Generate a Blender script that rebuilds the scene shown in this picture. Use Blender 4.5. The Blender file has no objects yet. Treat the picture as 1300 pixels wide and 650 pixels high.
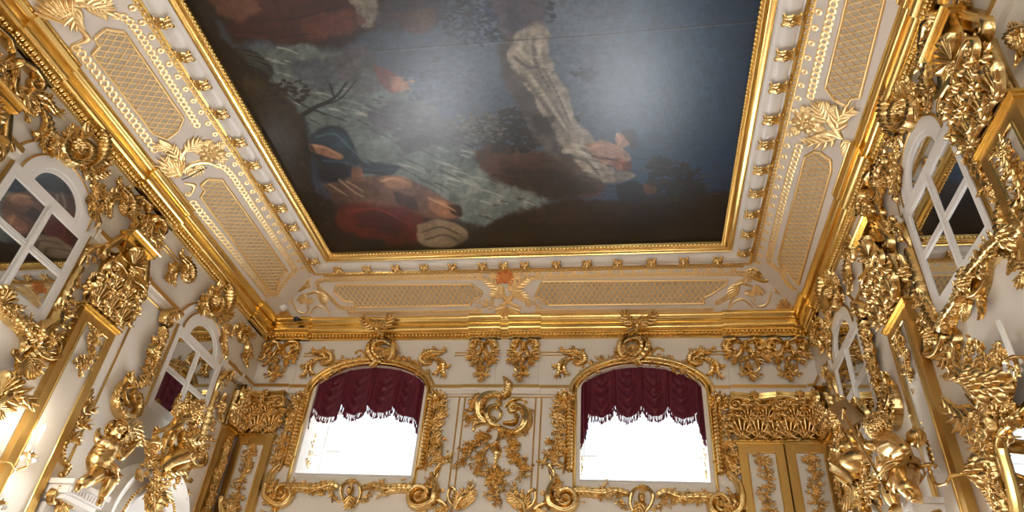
import bpy, math
import numpy as np
from mathutils import Matrix, Vector

# ---------------------------------------------------------------- camera
scene = bpy.context.scene
COL = scene.collection
CAMZ = 1.65
def rot(a, b, c):
    ca, sa = math.cos(a), math.sin(a); cb, sb = math.cos(b), math.sin(b); cc, sc = math.cos(c), math.sin(c)
    Rx = np.array([[1, 0, 0], [0, ca, -sa], [0, sa, ca]]); Rz = np.array([[cb, -sb, 0], [sb, cb, 0], [0, 0, 1]])
    Ry = np.array([[cc, 0, sc], [0, 1, 0], [-sc, 0, cc]])
    return Rz @ Rx @ Ry
FPX = 885.77
RC = rot(0.6288865, 0.19333961, -0.08762287)
cam = bpy.data.cameras.new('camera'); cam_o = bpy.data.objects.new('camera', cam); COL.objects.link(cam_o)
cam.sensor_width = 36; cam.lens = 36 * FPX / 1300; cam.clip_start = .05; cam.clip_end = 200
cm = Matrix.Identity(4)
for i in range(3):
    cm[i][0] = RC[i][0]; cm[i][1] = RC[i][2]; cm[i][2] = -RC[i][1]
cm[2][3] = CAMZ
cam_o.matrix_world = cm
scene.camera = cam_o

# ---------------------------------------------------------------- colour management, sky, daylight
scene.view_settings.view_transform = 'Standard'; scene.view_settings.look = 'None'
scene.view_settings.gamma = 1; scene.view_settings.use_curve_mapping = False
scene.view_settings.exposure = 0.0
scene.cycles.use_denoising = True
scene.cycles.max_bounces = 10; scene.cycles.diffuse_bounces = 5; scene.cycles.glossy_bounces = 5
scene.cycles.transparent_max_bounces = 12
scene.cycles.sample_clamp_indirect = 6
world = bpy.data.worlds.new('sky'); scene.world = world; world.use_nodes = True
bg = world.node_tree.nodes['Background']; bg.inputs[0].default_value = (.75, .87, 1, 1); bg.inputs[1].default_value = 1.6

def daylight(name, x, y, z, w, h, face, power, col=(.93, .965, 1)):
    L = bpy.data.lights.new(name, 'AREA'); L.shape = 'RECTANGLE'; L.size = w; L.size_y = h; L.energy = power; L.color = col
    o = bpy.data.objects.new(name, L); COL.objects.link(o); o.location = (x, y, z + CAMZ)
    o.rotation_euler = (math.pi / 2 * (-1 if face < 0 else 1), 0, 0)   # -Y or +Y facing
    return o
K_UP, K_LOW, K_NEAR = 80, 1150, 430
for cx in (-4.54, .26):
    daylight('daylight_upper', cx, 12.5, 4.75, 2.8, 3.2, -1, K_UP)
    daylight('daylight_lower', cx, 12.6, .2, 2.9, 5.6, -1, K_LOW)
    daylight('daylight_near', cx, -4.5, 4.75, 2.8, 3.2, 1, K_NEAR * .5, (1, .955, .89))
    daylight('daylight_near_low', cx, -4.5, .85, 2.7, 4.2, 1, K_NEAR, (1, .955, .89))

# ---------------------------------------------------------------- materials
def mat(name, col, rough=.5, metal=0., bump=0., bscale=30., var=0., vscale=6., **kw):
    m = bpy.data.materials.new(name); m.use_nodes = True
    nt = m.node_tree; b = nt.nodes['Principled BSDF']
    b.inputs['Base Color'].default_value = (*col, 1); b.inputs['Roughness'].default_value = rough; b.inputs['Metallic'].default_value = metal
    for k, v in kw.items(): b.inputs[k].default_value = v
    tc = nt.nodes.new('ShaderNodeTexCoord')
    if var:
        n = nt.nodes.new('ShaderNodeTexNoise'); n.inputs['Scale'].default_value = vscale; n.inputs['Detail'].default_value = 5
        r = nt.nodes.new('ShaderNodeValToRGB')
        r.color_ramp.elements[0].position = .3; r.color_ramp.elements[1].position = .7
        r.color_ramp.elements[0].color = tuple(c * (1 - var) for c in col) + (1,)
        r.color_ramp.elements[1].color = tuple(min(1, c * (1 + var * .6)) for c in col) + (1,)
        nt.links.new(tc.outputs['Object'], n.inputs['Vector']); nt.links.new(n.outputs['Fac'], r.inputs['Fac'])
        nt.links.new(r.outputs['Color'], b.inputs['Base Color'])
    if bump:
        n2 = nt.nodes.new('ShaderNodeTexNoise'); n2.inputs['Scale'].default_value = bscale; n2.inputs['Detail'].default_value = 4
        bp = nt.nodes.new('ShaderNodeBump'); bp.inputs['Strength'].default_value = bump; bp.inputs['Distance'].default_value = .02
        nt.links.new(tc.outputs['Object'], n2.inputs['Vector']); nt.links.new(n2.outputs['Fac'], bp.inputs['Height'])
        nt.links.new(bp.outputs['Normal'], b.inputs['Normal'])
    return m
GOLD = mat('carved_gilding', (.77, .55, .24), .24, 1, bump=.25, bscale=22, var=.22, vscale=9)
CORN = mat('burnished_gilding', (.84, .60, .22), .24, 1, bump=.03, bscale=4, var=.14, vscale=3)
FLAT = mat('matt_gilding', (.62, .40, .13), .42, 1, bump=.08, bscale=12, var=.1, vscale=2)
PALE = mat('pale_cove_gilding', (.92, .70, .36), .4, 1, bump=.2, bscale=30)
BROWN = mat('brown_outline_paint', (.22, .13, .05), .6)
WALL = mat('ivory_wall_paint', (.76, .71, .63), .45, var=.03, vscale=1.5)
COVE = mat('ivory_cove_plaster', (.70, .64, .57), .6, var=.04, vscale=1.2)
LATT = mat('trellis_ground_paint', (.48, .40, .29), .6, var=.1, vscale=4)
JOIN = mat('white_joinery_paint', (.80, .78, .745), .35)
VELVET = mat('crimson_damask', (.12, .006, .022), .6, var=.22, vscale=14, bump=.2, bscale=60)
FRINGE = mat('crimson_fringe', (.13, .012, .03), .8)
PARQ = mat('oak_parquet', (.34, .19, .09), .25, var=.3, vscale=3)
MIRROR = mat('mirror_glass', (.62, .64, .66), .015, 1)
CANDLE = mat('candle_wax', (.85, .84, .80), .4)
BLACK = mat('black_plastic', (.01, .01, .012), .35)
DOME = mat('white_plastic', (.8, .79, .76), .4)
GLASS = bpy.data.materials.new('window_glass'); GLASS.use_nodes = True
_n = GLASS.node_tree; _n.nodes.clear()
_o = _n.nodes.new('ShaderNodeOutputMaterial'); _mx = _n.nodes.new('ShaderNodeMixShader'); _mx.inputs[0].default_value = .06
_t = _n.nodes.new('ShaderNodeBsdfTransparent'); _g = _n.nodes.new('ShaderNodeBsdfGlossy'); _g.inputs['Roughness'].default_value = .03
_n.links.new(_t.outputs[0], _mx.inputs[1]); _n.links.new(_g.outputs[0], _mx.inputs[2]); _n.links.new(_mx.outputs[0], _o.inputs[0])
SHEER = bpy.data.materials.new('sheer_curtain'); SHEER.use_nodes = True
_n = SHEER.node_tree; _n.nodes.clear()
_o = _n.nodes.new('ShaderNodeOutputMaterial'); _mx = _n.nodes.new('ShaderNodeMixShader'); _mx.inputs[0].default_value = .55
_t = _n.nodes.new('ShaderNodeBsdfTransparent'); _m2 = _n.nodes.new('ShaderNodeMixShader'); _m2.inputs[0].default_value = .5
_d = _n.nodes.new('ShaderNodeBsdfDiffuse'); _d.inputs[0].default_value = (.9, .9, .9, 1)
_tl = _n.nodes.new('ShaderNodeBsdfTranslucent'); _tl.inputs[0].default_value = (.9, .9, .9, 1)
_n.links.new(_d.outputs[0], _m2.inputs[1]); _n.links.new(_tl.outputs[0], _m2.inputs[2])
_n.links.new(_t.outputs[0], _mx.inputs[1]); _n.links.new(_m2.outputs[0], _mx.inputs[2]); _n.links.new(_mx.outputs[0], _o.inputs[0])
FLAME = bpy.data.materials.new('candle_flame'); FLAME.use_nodes = True
_b = FLAME.node_tree.nodes['Principled BSDF']; _b.inputs['Emission Color'].default_value = (1, .86, .66, 1); _b.inputs['Emission Strength'].default_value = 30

# ---------------------------------------------------------------- mesh builder
class MB:
    def __init__(s): s.v = []; s.q = []; s.n = 0
    def grid(s, A, cu=False, cv=False):
        A = np.asarray(A, float); n, m = A.shape[:2]
        idx = np.arange(n * m).reshape(n, m) + s.n
        if cu: idx = np.vstack([idx, idx[:1]])
        if cv: idx = np.hstack([idx, idx[:, :1]])
        q = np.stack([idx[:-1, :-1], idx[1:, :-1], idx[1:, 1:], idx[:-1, 1:]], -1).reshape(-1, 4)
        s.v.append(A.reshape(-1, 3)); s.q.append(q); s.n += n * m
    def box(s, x0, x1, y0, y1, z0, z1):
        s.k = getattr(s, 'k', 0) + 1; e = .0006 * (s.k % 9 + 1); x0 += e; x1 -= e; y0 += e; y1 -= e; z0 += e; z1 -= e
        c = np.array([[x, y, z] for x in (x0, x1) for y in (y0, y1) for z in (z0, z1)], float)
        f = np.array([[0, 1, 3, 2], [4, 6, 7, 5], [0, 4, 5, 1], [2, 3, 7, 6], [0, 2, 6, 4], [1, 5, 7, 3]])
        s.v.append(c); s.q.append(f + s.n); s.n += 8
    def quad(s, a, b, c, d):
        s.v.append(np.array([a, b, c, d], float)); s.q.append(np.array([[0, 1, 2, 3]]) + s.n); s.n += 4
    def dome(s, c, ru, rv, h, z=0., na=10, nr=4, ang=0.):
        a = np.linspace(0, 2 * np.pi, na, endpoint=False)[:, None]; t = np.linspace(0, np.pi / 2 * .97, nr)[None]
        x = np.cos(a) * np.cos(t) * ru; y = np.sin(a) * np.cos(t) * rv; w = z + h * np.sin(t) + 0 * a
        ca, sa = math.cos(ang), math.sin(ang)
        s.grid(np.stack([c[0] + x * ca - y * sa, c[1] + x * sa + y * ca, w], -1), cu=True)
    def ball(s, c, r, na=12, nr=8, sc=(1, 1, 1)):
        a = np.linspace(0, 2 * np.pi, na, endpoint=False)[:, None]; t = np.linspace(-np.pi / 2 * .98, np.pi / 2 * .98, nr)[None]
        s.grid(np.stack([c[0] + r * sc[0] * np.cos(a) * np.cos(t), c[1] + r * sc[1] * np.sin(a) * np.cos(t), c[2] + r * sc[2] * np.sin(t) + 0 * a], -1), cu=True)
    def stroke(s, P, W, H, z=0., ns=7, groove=0.):
        P = np.asarray(P, float); n = len(P)
        T = np.gradient(P, axis=0); T /= np.linalg.norm(T, axis=1)[:, None] + 1e-9
        N = np.stack([-T[:, 1], T[:, 0]], 1)
        j = np.linspace(-1, 1, ns); hp = np.sqrt(np.clip(1 - j ** 2, 0, 1)) * (1 - groove * .5 * (1 + np.cos(3 * np.pi * j)) * (abs(j) < .99))
        W = np.broadcast_to(np.asarray(W, float), (n,)); H = np.broadcast_to(np.asarray(H, float), (n,)); z = np.broadcast_to(np.asarray(z, float), (n,))
        A = np.empty((n, ns, 3))
        A[:, :, :2] = P[:, None] + N[:, None] * (W[:, None] * j[None])[..., None]
        A[:, :, 2] = z[:, None] + H[:, None] * hp[None]
        s.grid(A)
    def tube(s, P, r, ns=8):
        P = np.asarray(P, float); n = len(P); T = np.gradient(P, axis=0); T /= np.linalg.norm(T, axis=1)[:, None] + 1e-9
        up = np.array([.31, .57, .76]); X = np.cross(T, up); X /= np.linalg.norm(X, axis=1)[:, None]; Y = np.cross(T, X)
        a = np.linspace(0, 2 * np.pi, ns, endpoint=False); r = np.broadcast_to(np.asarray(r, float), (n,))
        s.grid(P[:, None] + r[:, None, None] * (X[:, None] * np.cos(a)[None, :, None] + Y[:, None] * np.sin(a)[None, :, None]), cv=True)
    def lathe(s, prof, c=(0, 0, 0), na=14):
        p = np.array(prof, float); a = np.linspace(0, 2 * np.pi, na, endpoint=False)
        s.grid(np.stack([c[0] + p[:, None, 0] * np.cos(a), c[1] + p[:, None, 0] * np.sin(a), c[2] + p[:, None, 1] + 0 * a], -1), cv=True)
    def bounds(s): V = np.concatenate(s.v); return V.min(0), V.max(0)
    def mesh(s, name, m, shift=None, sharp=None):
        V = np.concatenate(s.v); Q = np.concatenate(s.q)
        if shift is not None: V = V - shift
        me = bpy.data.meshes.new(name); me.vertices.add(len(V)); me.vertices.foreach_set('co', V.astype(np.float32).ravel())
        me.loops.add(len(Q) * 4); me.loops.foreach_set('vertex_index', Q.astype(np.int32).ravel())
        me.polygons.add(len(Q)); me.polygons.foreach_set('loop_start', (np.arange(len(Q)) * 4).astype(np.int32))
        me.update(calc_edges=True); me.validate(); me.shade_smooth()
        if sharp: me.set_sharp_from_angle(angle=sharp)
        me.materials.append(m); return me
    def obj(s, name, m, parent=None, shift=None, sharp=None):
        o = bpy.data.objects.new(name, s.mesh(name, m, shift, sharp)); COL.objects.link(o)
        if parent: o.parent = parent
        return o

def tag(o, label, cat, group=None):
    o['label'] = label; o['category'] = cat
    if group: o['group'] = group
    return o
def struct(o): o['kind'] = 'structure'; return o
def stuff(o): o['kind'] = 'stuff'; return o
def empty(name, M):
    o = bpy.data.objects.new(name, None); o.empty_display_size = .1; COL.objects.link(o); o.matrix_world = M; return o

# ---------------------------------------------------------------- the room: wall frames (u right, v up, w into the room)
XL, XR, YB, YN = -6.84, 3.13, 11.0, -3.0
ZTOP = 7.6
class Frame:
    def __init__(s, O, U, V):
        s.O = np.array(O, float) + [0, 0, CAMZ]; s.U = np.array(U, float); s.V = np.array(V, float)
        s.U /= np.linalg.norm(s.U); s.V /= np.linalg.norm(s.V); s.W = np.cross(s.U, s.V)
    def mat(s, u=0, v=0, w=0, S=1, fx=1):
        M = Matrix.Identity(4); o = s.O + u * s.U + v * s.V + w * s.W
        for i in range(3):
            M[i][0] = s.U[i] * S * fx; M[i][1] = s.V[i] * S; M[i][2] = s.W[i] * S; M[i][3] = o[i]
        return M
    def see(s, px, py, w=0.):         # where a point measured on the photograph lies on this surface
        r = RC @ np.array([(px - 650) / FPX, 1, -(py - 325) / FPX]); C = np.array([0, 0, CAMZ])
        t = ((s.O + w * s.W - C) @ s.W) / (r @ s.W); p = C + t * r - s.O
        return np.array([p @ s.U, p @ s.V])
FB = Frame((0, YB, 0), (1, 0, 0), (0, 0, 1))
FL = Frame((XL, 0, 0), (0, 1, 0), (0, 0, 1))
FR = Frame((XR, 0, 0), (0, -1, 0), (0, 0, 1))
FN = Frame((0, YN, 0), (-1, 0, 0), (0, 0, 1))
PB = dict(l=-5.18, r=1.655, b=9.53, n=-1.6)             # the painting's opening
ZP, ZF, ZG, ZC0, ZC1 = 7.24, 7.2, 7.15, 6.27, 6.65
def rect(e): return PB['l'] - e, PB['r'] + e, PB['b'] + e, PB['n'] - e
gl, gr, gb, gn = rect(.49)
CD = .2                                                  # how far the cornice stands out
CL = Frame((XL + CD, 0, ZC1), (0, 1, 0), (gl - XL - CD, 0, ZG - ZC1))
CB = Frame((0, YB - CD, ZC1), (1, 0, 0), (0, gb - YB + CD, ZG - ZC1))
CR = Frame((XR - CD, 0, ZC1), (0, -1, 0), (gr - XR + CD, 0, ZG - ZC1))
CE = Frame((0, 0, 7.13), (1, 0, 0), (0, -1, 0))

# ---------------------------------------------------------------- curves
def crs(pts, n=8):
    P = np.asarray(pts, float)
    if len(P) == 2: t = np.linspace(0, 1, n + 1)[:, None]; return P[0] * (1 - t) + P[1] * t
    P = np.vstack([2 * P[0] - P[1], P, 2 * P[-1] - P[-2]]); out = []
    t = np.linspace(0, 1, n, endpoint=False)[:, None]
    for i in range(1, len(P) - 2):
        a, b, c, d = P[i - 1], P[i], P[i + 1], P[i + 2]
        out.append(.5 * (2 * b + (c - a) * t + (2 * a - 5 * b + 4 * c - d) * t ** 2 + (3 * b - a - 3 * c + d) * t ** 3))
    return np.vstack(out + [P[-2:-1]])
def spiral(p, T, r, turns=1.5, n=26):
    """volute that leaves p along T and winds to the left (r > 0) or right (r < 0)"""
    T = T / (np.linalg.norm(T) + 1e-9); sg = 1 if r > 0 else -1; r = abs(r)
    N = np.array([-T[1], T[0]]) * sg; q = np.linspace(0, 1, n)[1:]
    a = q * turns * 2 * np.pi; rr = r * (1 - .82 * q)
    c = p + N * r
    e0 = -N
    e1 = T
    return c + rr[:, None] * (np.cos(a)[:, None] * e0 + np.sin(a)[:, None] * e1), c

def acanthus(mb, base, tip, W, bend=.15, n=4, H=None, z=0., sub=1.):
    base = np.asarray(base, float); tip = np.asarray(tip, float); d = tip - base; L = np.linalg.norm(d) + 1e-6
    nr = np.array([-d[1], d[0]]); H = H or W * .35
    def sp(t): return base + d * t + nr * bend * math.sin(math.pi * min(t, 1) * .95)
    t = np.linspace(0, 1, 12); P = np.array([sp(x) for x in t])
    mb.stroke(P, W * .17 * (1.05 - .85 * t), H * (.6 + .4 * np.sin(np.pi * t)) * (1.02 - .6 * t), z + H * .7 * t ** 2, ns=5)
    for k in range(n):
        tk = .08 + .8 * k / max(1, n - 1); p = sp(tk); q = sp(tk + .03); a0 = math.atan2(q[1] - p[1], q[0] - p[0])
        ln = W * .62 * math.sin(math.pi * (.3 + .6 * tk)) * sub
        for sd in (-1, 1):
            a = a0 + sd * math.radians(68 - 34 * tk)
            s_ = np.linspace(0, 1, 6)[:, None]
            D = np.array([math.cos(a), math.sin(a)]); Tn = np.array([math.cos(a0), math.sin(a0)])
            Q = p + D * ln * s_ + Tn * ln * .45 * s_ ** 2
            s1 = s_[:, 0]
            mb.stroke(Q, ln * .26 * np.sin(np.pi * (.25 + .72 * s1)), H * .75 * (1 - .6 * s1 ** 2), z + H * (.15 + .5 * tk) + H * .5 * s1 ** 2, ns=5)
def flower(mb, c, r, z=0., n=6, a0=0.3, H=None):
    H = H or r * .5
    for k in range(n):
        a = a0 + k * 2 * math.pi / n; p = np.array([c[0] + .56 * r * math.cos(a), c[1] + .56 * r * math.sin(a)])
        mb.dome(p, r * .5, r * .32, H * .8, z, 8, 3, a)
    for k in range(n):
        a = a0 + (k + .5) * 2 * math.pi / n; p = np.array([c[0] + .3 * r * math.cos(a), c[1] + .3 * r * math.sin(a)])
        mb.dome(p, r * .3, r * .2, H * .8, z + H * .35, 7, 3, a)
    mb.dome(c, r * .22, r * .22, H * .6, z + H * .8, 8, 3)
def shell(mb, c, r, ang, spread, n=7, z=0., H=None):
    H = H or r * .3
    for k in range(n):
        a = ang + spread * (k / (n - 1) - .5); s_ = np.linspace(.1, 1, 7)
        l = r * (1 - .18 * abs(k / (n - 1) - .5) * 2)
        Q = np.stack([c[0] + l * s_ * math.cos(a), c[1] + l * s_ * math.sin(a)], 1)
        mb.stroke(Q, l * spread / n * .55 * s_ * np.where(s_ > .95, .6, 1), H * (.4 + .6 * s_) * np.where(s_ > .95, .5, 1), z + H * .3 * s_ ** 2, ns=5)

# ---------------------------------------------------------------- ornaments: one thing per carving, each scroll, leaf, flower ... a part
def PX(fr, cx=0, cy=0, sc=1., off=.05):
    return (lambda x, y: fr.see(cx + x * sc, cy + y * sc, off)), 1
def MT(cx, cy, sc, u0, v0, fx=1):
    return (lambda x, y: np.array([u0 + fx * (x - cx) * sc, v0 - (y - cy) * sc])), fx
def MIR(mp, fn, fl=-1):
    f, s = mp
    return (lambda x, y: np.array(fn(*f(x, y)))), s * fl
class Orn:
    def __init__(s, name, label, cat, fr, mp, group=None, mat=None, rel=1., z=0.):
        s.a = (name, label, cat, group); s.fr = fr; s.f, s.fl = mp; s.m = mat or GOLD; s.rel = rel; s.z = z; s.parts = []
    def p(s, q): return s.f(*q)
    def pts(s, L): return np.array([s.f(*q) for q in L])
    def add(s, part, mb, mat=None): s.parts.append((part, mb, mat or s.m))
    def S(s, pts, w, h=None, tp=(.5, 1, .3), v0=0, v1=0, lf=0., z=0., part='scroll', gr=.25, turns=1.5, boss=True, n=8, mat=None):
        P = crs(s.pts(pts), n); h = (w * .75 if h is None else h) * s.rel; z += s.z; v0 *= s.fl; v1 *= s.fl
        mb = MB(); W = None
        k = np.linspace(0, 1, len(P)); W = w * .5 * np.interp(k, [0, .5, 1], tp)
        if lf: W = W * (1 + lf * (((k * len(pts) * 2.2) % 1) - .4))
        ends = []
        if v1:
            Q, c = spiral(P[-1], P[-1] - P[-2], v1, turns); P = np.vstack([P, Q]); W = np.append(W, W[-1] * np.linspace(1, .45, len(Q))); ends.append((c, abs(v1)))
        if v0:
            Q, c = spiral(P[0], P[0] - P[1], v0, turns); P = np.vstack([Q[::-1], P]); W = np.append(W[0] * np.linspace(.45, 1, len(Q)), W); ends.append((c, abs(v0)))
        mb.stroke(P, W, h * np.clip(W / (w * .5), .35, 1.1), z, ns=9 if gr else 7, groove=gr)
        if boss:
            for c, r in ends: mb.dome(c, r * .26, r * .26, h * .9, z, 8, 4)
        s.add(part, mb, mat); return s
    def L(s, b, t, W, bend=.15, n=4, z=0., part='leaf', H=None, mat=None):
        mb = MB(); acanthus(mb, s.p(b), s.p(t), W, bend * s.fl, n, (H or W * .32) * s.rel, z + s.z); s.add(part, mb, mat); return s
    def LL(s, lst, **k):
        for a in lst: s.L(*a, **k)
        return s
    def F(s, c, r, z=0., n=6, part='flower', mat=None):
        mb = MB(); flower(mb, s.p(c), r, z + s.z, n, H=r * .5 * s.rel); s.add(part, mb, mat); return s
    def B(s, c, ru, rv=None, h=None, z=0., part='boss', mat=None):
        mb = MB(); mb.dome(s.p(c), ru, rv or ru, (h or ru * .7) * s.rel, z + s.z, 14, 6); s.add(part, mb, mat); return s
    def H(s, c, r, to, spread=2.2, n=7, z=0., part='shell', mat=None):
        c = s.p(c); t = s.p(to) - c; mb = MB(); shell(mb, c, r, math.atan2(t[1], t[0]), spread, n, z + s.z, r * .3 * s.rel); s.add(part, mb, mat); return s
    def K(s, pts, w, n, seed=1, part='foliage', z=0., size=.06, mat=None):
        """a dense festoon of small leaves and buds along a line"""
        rg = np.random.default_rng(seed); P = crs(s.pts(pts), 12); mb = MB()
        for i in range(n):
            t = (i + rg.random() * .8) / n * (len(P) - 1); k = min(int(t), len(P) - 2); p = P[k] + (P[k + 1] - P[k]) * (t - k)
            tn = P[k + 1] - P[k]; a = math.atan2(tn[1], tn[0])
            o = rg.normal(0, .33) * w; q = p + np.array([-math.sin(a), math.cos(a)]) * o; zz = z + s.z + (.02 + .02 * rg.random()) * s.rel * (1 - min(1, abs(o) / w))
            u = rg.random(); sz = size * (.7 + .6 * rg.random())
            if u < .55:
                an = a + rg.normal(0, .9) + (math.pi if rg.random() < .3 else 0); e = q + sz * np.array([math.cos(an), math.sin(an)]) * 1.5
                acanthus(mb, q, e, sz * .9, rg.normal(0, .2), 3, sz * .4 * s.rel, zz)
            elif u < .8: flower(mb, q, sz * .6, zz, 5, rg.random() * 6, sz * .4 * s.rel)
            else: mb.dome(q, sz * .34, sz * .28, sz * .4 * s.rel, zz, 7, 3)
        s.add(part, mb, mat); return s
    def C(s, pts, r, gap=None, z=0., part='beading', h=None, mat=None, ring=0):
        """a row of beads, or of small rings, along a line"""
        P = crs(s.pts(pts), 16); d = np.r_[0, np.cumsum(np.linalg.norm(np.diff(P, axis=0), axis=1))]; gap = gap or r * 2.2; mb = MB()
        for x in np.arange(r, d[-1], gap):
            c = np.array([np.interp(x, d, P[:, 0]), np.interp(x, d, P[:, 1])])
            if ring:
                a = np.linspace(0, 2 * np.pi, 12); mb.stroke(c + r * np.stack([np.cos(a), np.sin(a)], 1), ring, (h or ring) * s.rel, z + s.z, ns=4)
            else: mb.dome(c, r, r, (h or r) * s.rel, z + s.z, 7, 3)
        s.add(part, mb, mat); return s
    def done(s, solo=False):
        lo = np.min([m.bounds()[0] for _, m, _ in s.parts], 0); hi = np.max([m.bounds()[1] for _, m, _ in s.parts], 0)
        a = (lo + hi) / 2; a[2] = 0; name, label, cat, group = s.a
        if len(s.parts) == 1:
            o = s.parts[0][1].obj(name, s.parts[0][2], None, a); o.matrix_world = s.fr.mat(a[0], a[1]); return tag(o, label, cat, group)
        r = tag(empty(name, s.fr.mat(a[0], a[1], .003)), label, cat, group)
        for pn, mb, m in s.parts: mb.obj(pn, m, r, a)
        return r
def dup(root, fr, u, v, label, fx=1, S=1, w=0.):
    r = root.copy(); COL.objects.link(r); r.matrix_world = fr.mat(u, v, w, S, fx); r['label'] = label
    for ch in list(root.children):
        c = ch.copy(); COL.objects.link(c); c.parent = r
        for g in ch.children:
            d = g.copy(); COL.objects.link(d); d.parent = c
    return r

# ================================================================ the room shell
def top_of(h, u):
    ua, ub, vs, vp, ri = h; c, hw = (ua + ub) / 2, (ub - ua) / 2
    return vp + ri * math.sqrt(max(0, 1 - ((u - c) / hw) ** 2))
def wall(name, fr, u0, u1, v0, v1, cols=(), depth=1.0):
    """a plastered wall; cols lists, for each bay, the openings one above the other"""
    mb = MB(); x = u0
    for hs in cols:
        ua, ub = hs[0][0], hs[0][1]
        mb.quad((x, v0, 0), (ua, v0, 0), (ua, v1, 0), (x, v1, 0)); x = ub
        c, hw = (ua + ub) / 2, (ub - ua) / 2
        U = c - hw * np.cos(np.linspace(0, np.pi, 33))
        bot = np.full(33, v0)
        for h in hs:
            top = np.full(33, h[2])
            mb.grid(np.stack([np.stack([U, bot, 0 * U], -1), np.stack([U, top, 0 * U], -1)], 1))
            bot = np.array([top_of(h, u) for u in U])
            arch = np.stack([U, bot, 0 * U], -1)
            loop = np.vstack([[[ua, h[2], 0]], arch, [[ub, h[2], 0]]]); back = loop - [0, 0, depth]
            mb.grid(np.stack([loop, back], 1)); mb.quad((ua, h[2], 0), (ub, h[2], 0), (ub, h[2], -depth), (ua, h[2], -depth))
        mb.grid(np.stack([np.stack([U, bot, 0 * U], -1), np.stack([U, np.full(33, v1), 0 * U], -1)], 1))
    mb.quad((x, v0, 0), (u1, v0, 0), (u1, v1, 0), (x, v1, 0))
    o = mb.obj(name, WALL, sharp=.6); o.matrix_world = fr.mat(); return struct(o)
FLOOR = -CAMZ
UPW = [(-5.605, -3.465, 3.68, 5.18, .56), (-.805, 1.315, 3.68, 5.18, .56)]
LOW = [(-5.55, -3.52, -1.1, 2.2, .5), (-.75, 1.26, -1.1, 2.2, .5)]
wall('wall_back', FB, XL, XR, FLOOR, ZTOP, [[LOW[0], UPW[0]], [LOW[1], UPW[1]]])
neg = lambda h: (-h[1], -h[0]) + h[2:]
wall('wall_near', FN, -XR, -XL, FLOOR, ZTOP, [[neg(LOW[1]), neg(UPW[1])], [neg(LOW[0]), neg(UPW[0])]])
wall('wall_left', FL, YN, YB, FLOOR, ZTOP)
wall('wall_right', FR, -YB, -YN, FLOOR, ZTOP)
mb = MB(); mb.box(XL - .3, XR + .3, YN - .3, YB + .3, -.2, 0); struct(mb.obj('floor', PARQ))
mb = MB(); mb.box(XL - .3, XR + .3, YN - .3, YB + .3, ZTOP + CAMZ, ZTOP + CAMZ + .2); struct(mb.obj('ceiling', COVE))

def window(n, fr, h, w=-.93):
    ua, ub, vs, vp, ri = h; c, hw = (ua + ub) / 2, (ub - ua) / 2; t = .07
    r = struct(empty('window_%d' % n, fr.mat(c, vs, w)))
    mb = MB(); sh = np.array([c, vs, 0])
    def arch(k):
        U = c - (hw - k) * np.cos(np.linspace(0, np.pi, 25)); V = np.array([vp + (ri - k) * math.sqrt(max(0, 1 - ((u - c) / (hw - k)) ** 2)) for u in U])
        return np.vstack([[[c - hw + k, vs + k]], np.stack([U, V], 1), [[c + hw - k, vs + k]]])
    A, B = arch(0), arch(t); z = lambda P, w: np.hstack([P, np.full((len(P), 1), w)])
    mb.grid(np.stack([z(B, 0), z(B, .06), z(A, .06)], 1)); mb.box(ua, ub, vs, vs + t, 0, .06)
    fm = mb.obj('window_frame', JOIN, r, sh, .6)
    mb = MB()
    for x in (-.62, 0, .62):
        tp = top_of(h, c + x) - .03; k = .05 if x == 0 else .032
        mb.box(c + x - k, c + x + k, vs + .05, tp, .005, .055)
    mb.box(ua + .05, ub - .05, vp - .04, vp + .04, .007, .05); mb.box(ua + .05, ub - .05, (vs + vp) / 2 - .02, (vs + vp) / 2 + .02, .007, .05)
    mb.obj('glazing_bars', JOIN, r, sh, .6)
    mb = MB(); mb.grid(np.stack([z(A, .02), z(np.stack([A[:, 0], np.full(len(A), vs)], 1), .02)], 1)); mb.obj('pane', GLASS, r, sh)
    mb = MB(); mb.box(ua, ub, vs - .1, vs + .02, .06, .92); mb.box(ua, ub, vs + .02, vs + .045, .86, .93); mb.obj('window_sill', JOIN, r, sh, .6)
    return r
for i, h in enumerate(UPW): window(i + 1, FB, h)
for i, h in enumerate(LOW): window(i + 3, FB, h)
for i, h in enumerate(UPW + LOW): window(i + 5, FN, neg(h))

# mouldings that run round the room; profile points are (distance from the wall or opening, height)
def ring(name, rects, m, sharp=.7, closed=True):
    mb = MB(); A = []
    for (l, r, b, n), z in rects: A.append([(l, n, z + CAMZ), (l, b, z + CAMZ), (r, b, z + CAMZ), (r, n, z + CAMZ)])
    A = np.array(A)                                      # (profile, 4 corners, 3)
    mb2 = np.transpose(A, (1, 0, 2)); mb.grid(mb2, cu=True); return mb.obj(name, m, sharp=sharp)
wr = lambda d: (XL + d, XR - d, YB - d, YN + d)
PROF = [(.0, 6.255), (.04, 6.255), (.04, 6.29), (.03, 6.296), (.03, 6.355), (.075, 6.362), (.078, 6.378), (.095, 6.382), (.118, 6.395), (.134, 6.418), (.138, 6.438), (.138, 6.45), (.112, 6.454),
        (.112, 6.535), (.15, 6.54), (.152, 6.56), (.162, 6.566), (.17, 6.585), (.186, 6.6), (.198, 6.62), (.2, 6.635), (.207, 6.638), (.207, 6.665), (.16, 6.68), (0, 6.68)]
cornice = struct(ring('trim_1', [(wr(d), z) for d, z in PROF], CORN))
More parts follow.
